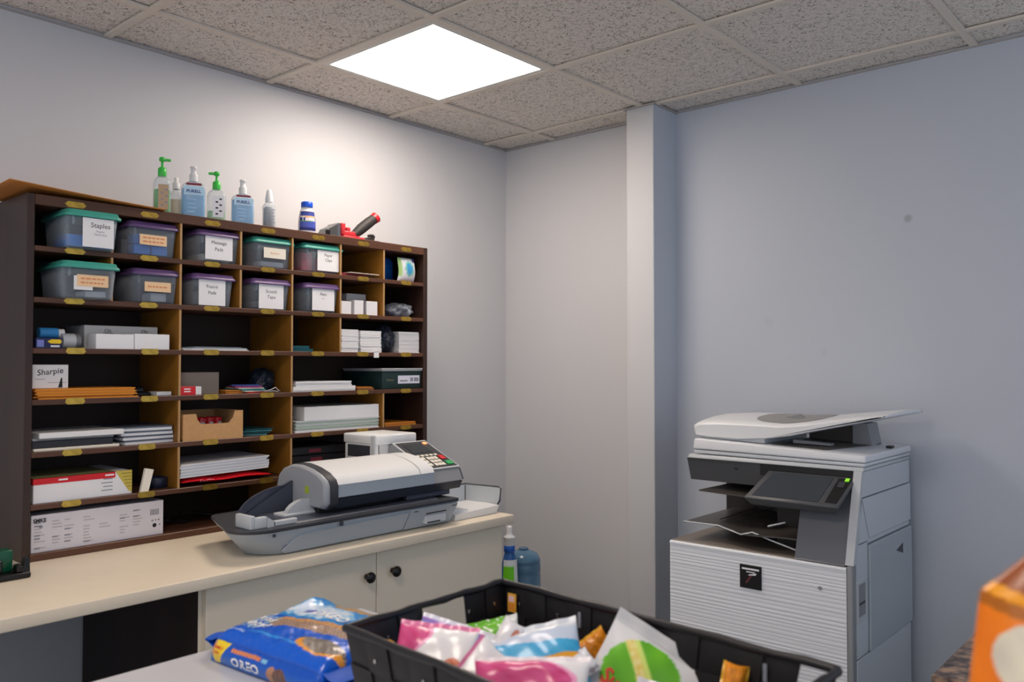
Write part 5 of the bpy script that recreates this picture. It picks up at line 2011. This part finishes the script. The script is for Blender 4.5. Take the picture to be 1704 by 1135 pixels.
snack_bag((2.058, -.105, 1.010), (.40, -.70, .50), math.radians(40), .06, .045, .018, c_orange, 'small orange packet behind the sky blue bag', 10)
snack_bag((1.868, -.352, 1.012), (.40, -.60, .66), math.radians(-30), .07, .05, .020, c_orange, 'small orange packet in the front left corner of the basket', 11)
snack_bag((1.885, -.340, .985), (.40, -.60, .66), math.radians(10), .06, .055, .020, lambda a, v, s_: '98a8a0' if v > .3 else 'c8c0b0', 'small grey-green packet in the front left corner of the basket', 12)
snack_bag((2.088, -.185, 1.012), (.50, -.60, .60), math.radians(35), .05, .040, .018, lambda a, v, s_: hexmix('e6e6ea', 'c8ccd8', .5+.5*wob(a, v, 1)), 'silvery white packet between the pink bag and the green picture bag', 13)
snack_bag((2.120, -.350, .985), (.40, -.60, .66), math.radians(-8), .14, .06, .022, c_orange, 'orange packet under the pink bag at the front of the basket', 14)
snack_bag((2.245, -.200, .990), (.40, -.65, .6), math.radians(-15), .10, .07, .022, lambda a, v, s_: '6a5868' if v < .7 else 'd8d4da', 'dark plum packet at the right of the basket', 15)
# filler packets lower in the basket
for k, (x, y, c_) in enumerate(((1.96, -.15, 'c84a7c'), (2.05, -.29, 'b8b4b8'), (2.17, -.32, '8c2c38'), (2.30, -.27, '5c2c50'), (1.94, -.28, '8c3c4c'), (2.32, -.18, 'a8a8ac'))):
    snack_bag((x, y, .955), (.1*(-1)**k, -.2, .97), .7*k, .15, .11, .030, lambda a, v, s_, c_=c_: c_,
              ['magenta packet deep at the back left of the basket', 'grey packet deep in the middle of the basket', 'dark red packet deep at the front of the basket',
               'plum packet deep at the right of the basket', 'wine red packet deep at the front left of the basket', 'light grey packet deep at the right end of the basket'][k], 20+k)


def c_big(a, v, s_):
    if v > .815-.10*a:
        return '8e4204'
    if v > .795-.10*a:
        return 'e8980c'
    if v > .770-.10*a:
        return 'a85e06'
    if math.hypot((a-.165)/.12, (v-.69)/.075) < 1:
        return hexmix('e6dcc0', 'c8c0b0', .5+.5*wob(a, v, 1))
    if v < .60-.25*(a-.1) and a > .055:
        if math.hypot((a-.20)/.05, (v-.52)/.04) < 1:
            return 'c8ccf0'
        return '1c2496'
    return hexmix('f08408', 'dc6c04', .5+.5*wob(a*.6, v*.6, 1))


snack_bag((2.822, -.425, 1.144), (.10, -.98, .10), math.radians(-6), .33, .40, .075, c_big,
          'large orange snack bag standing at the right edge of the foreground table', 40, group='large snack bags', name='large_snack_bag',
          shape=lambda v: 1.0 if v < .79 else 1.0-.42*(v-.79)/.21, crimp=.04)
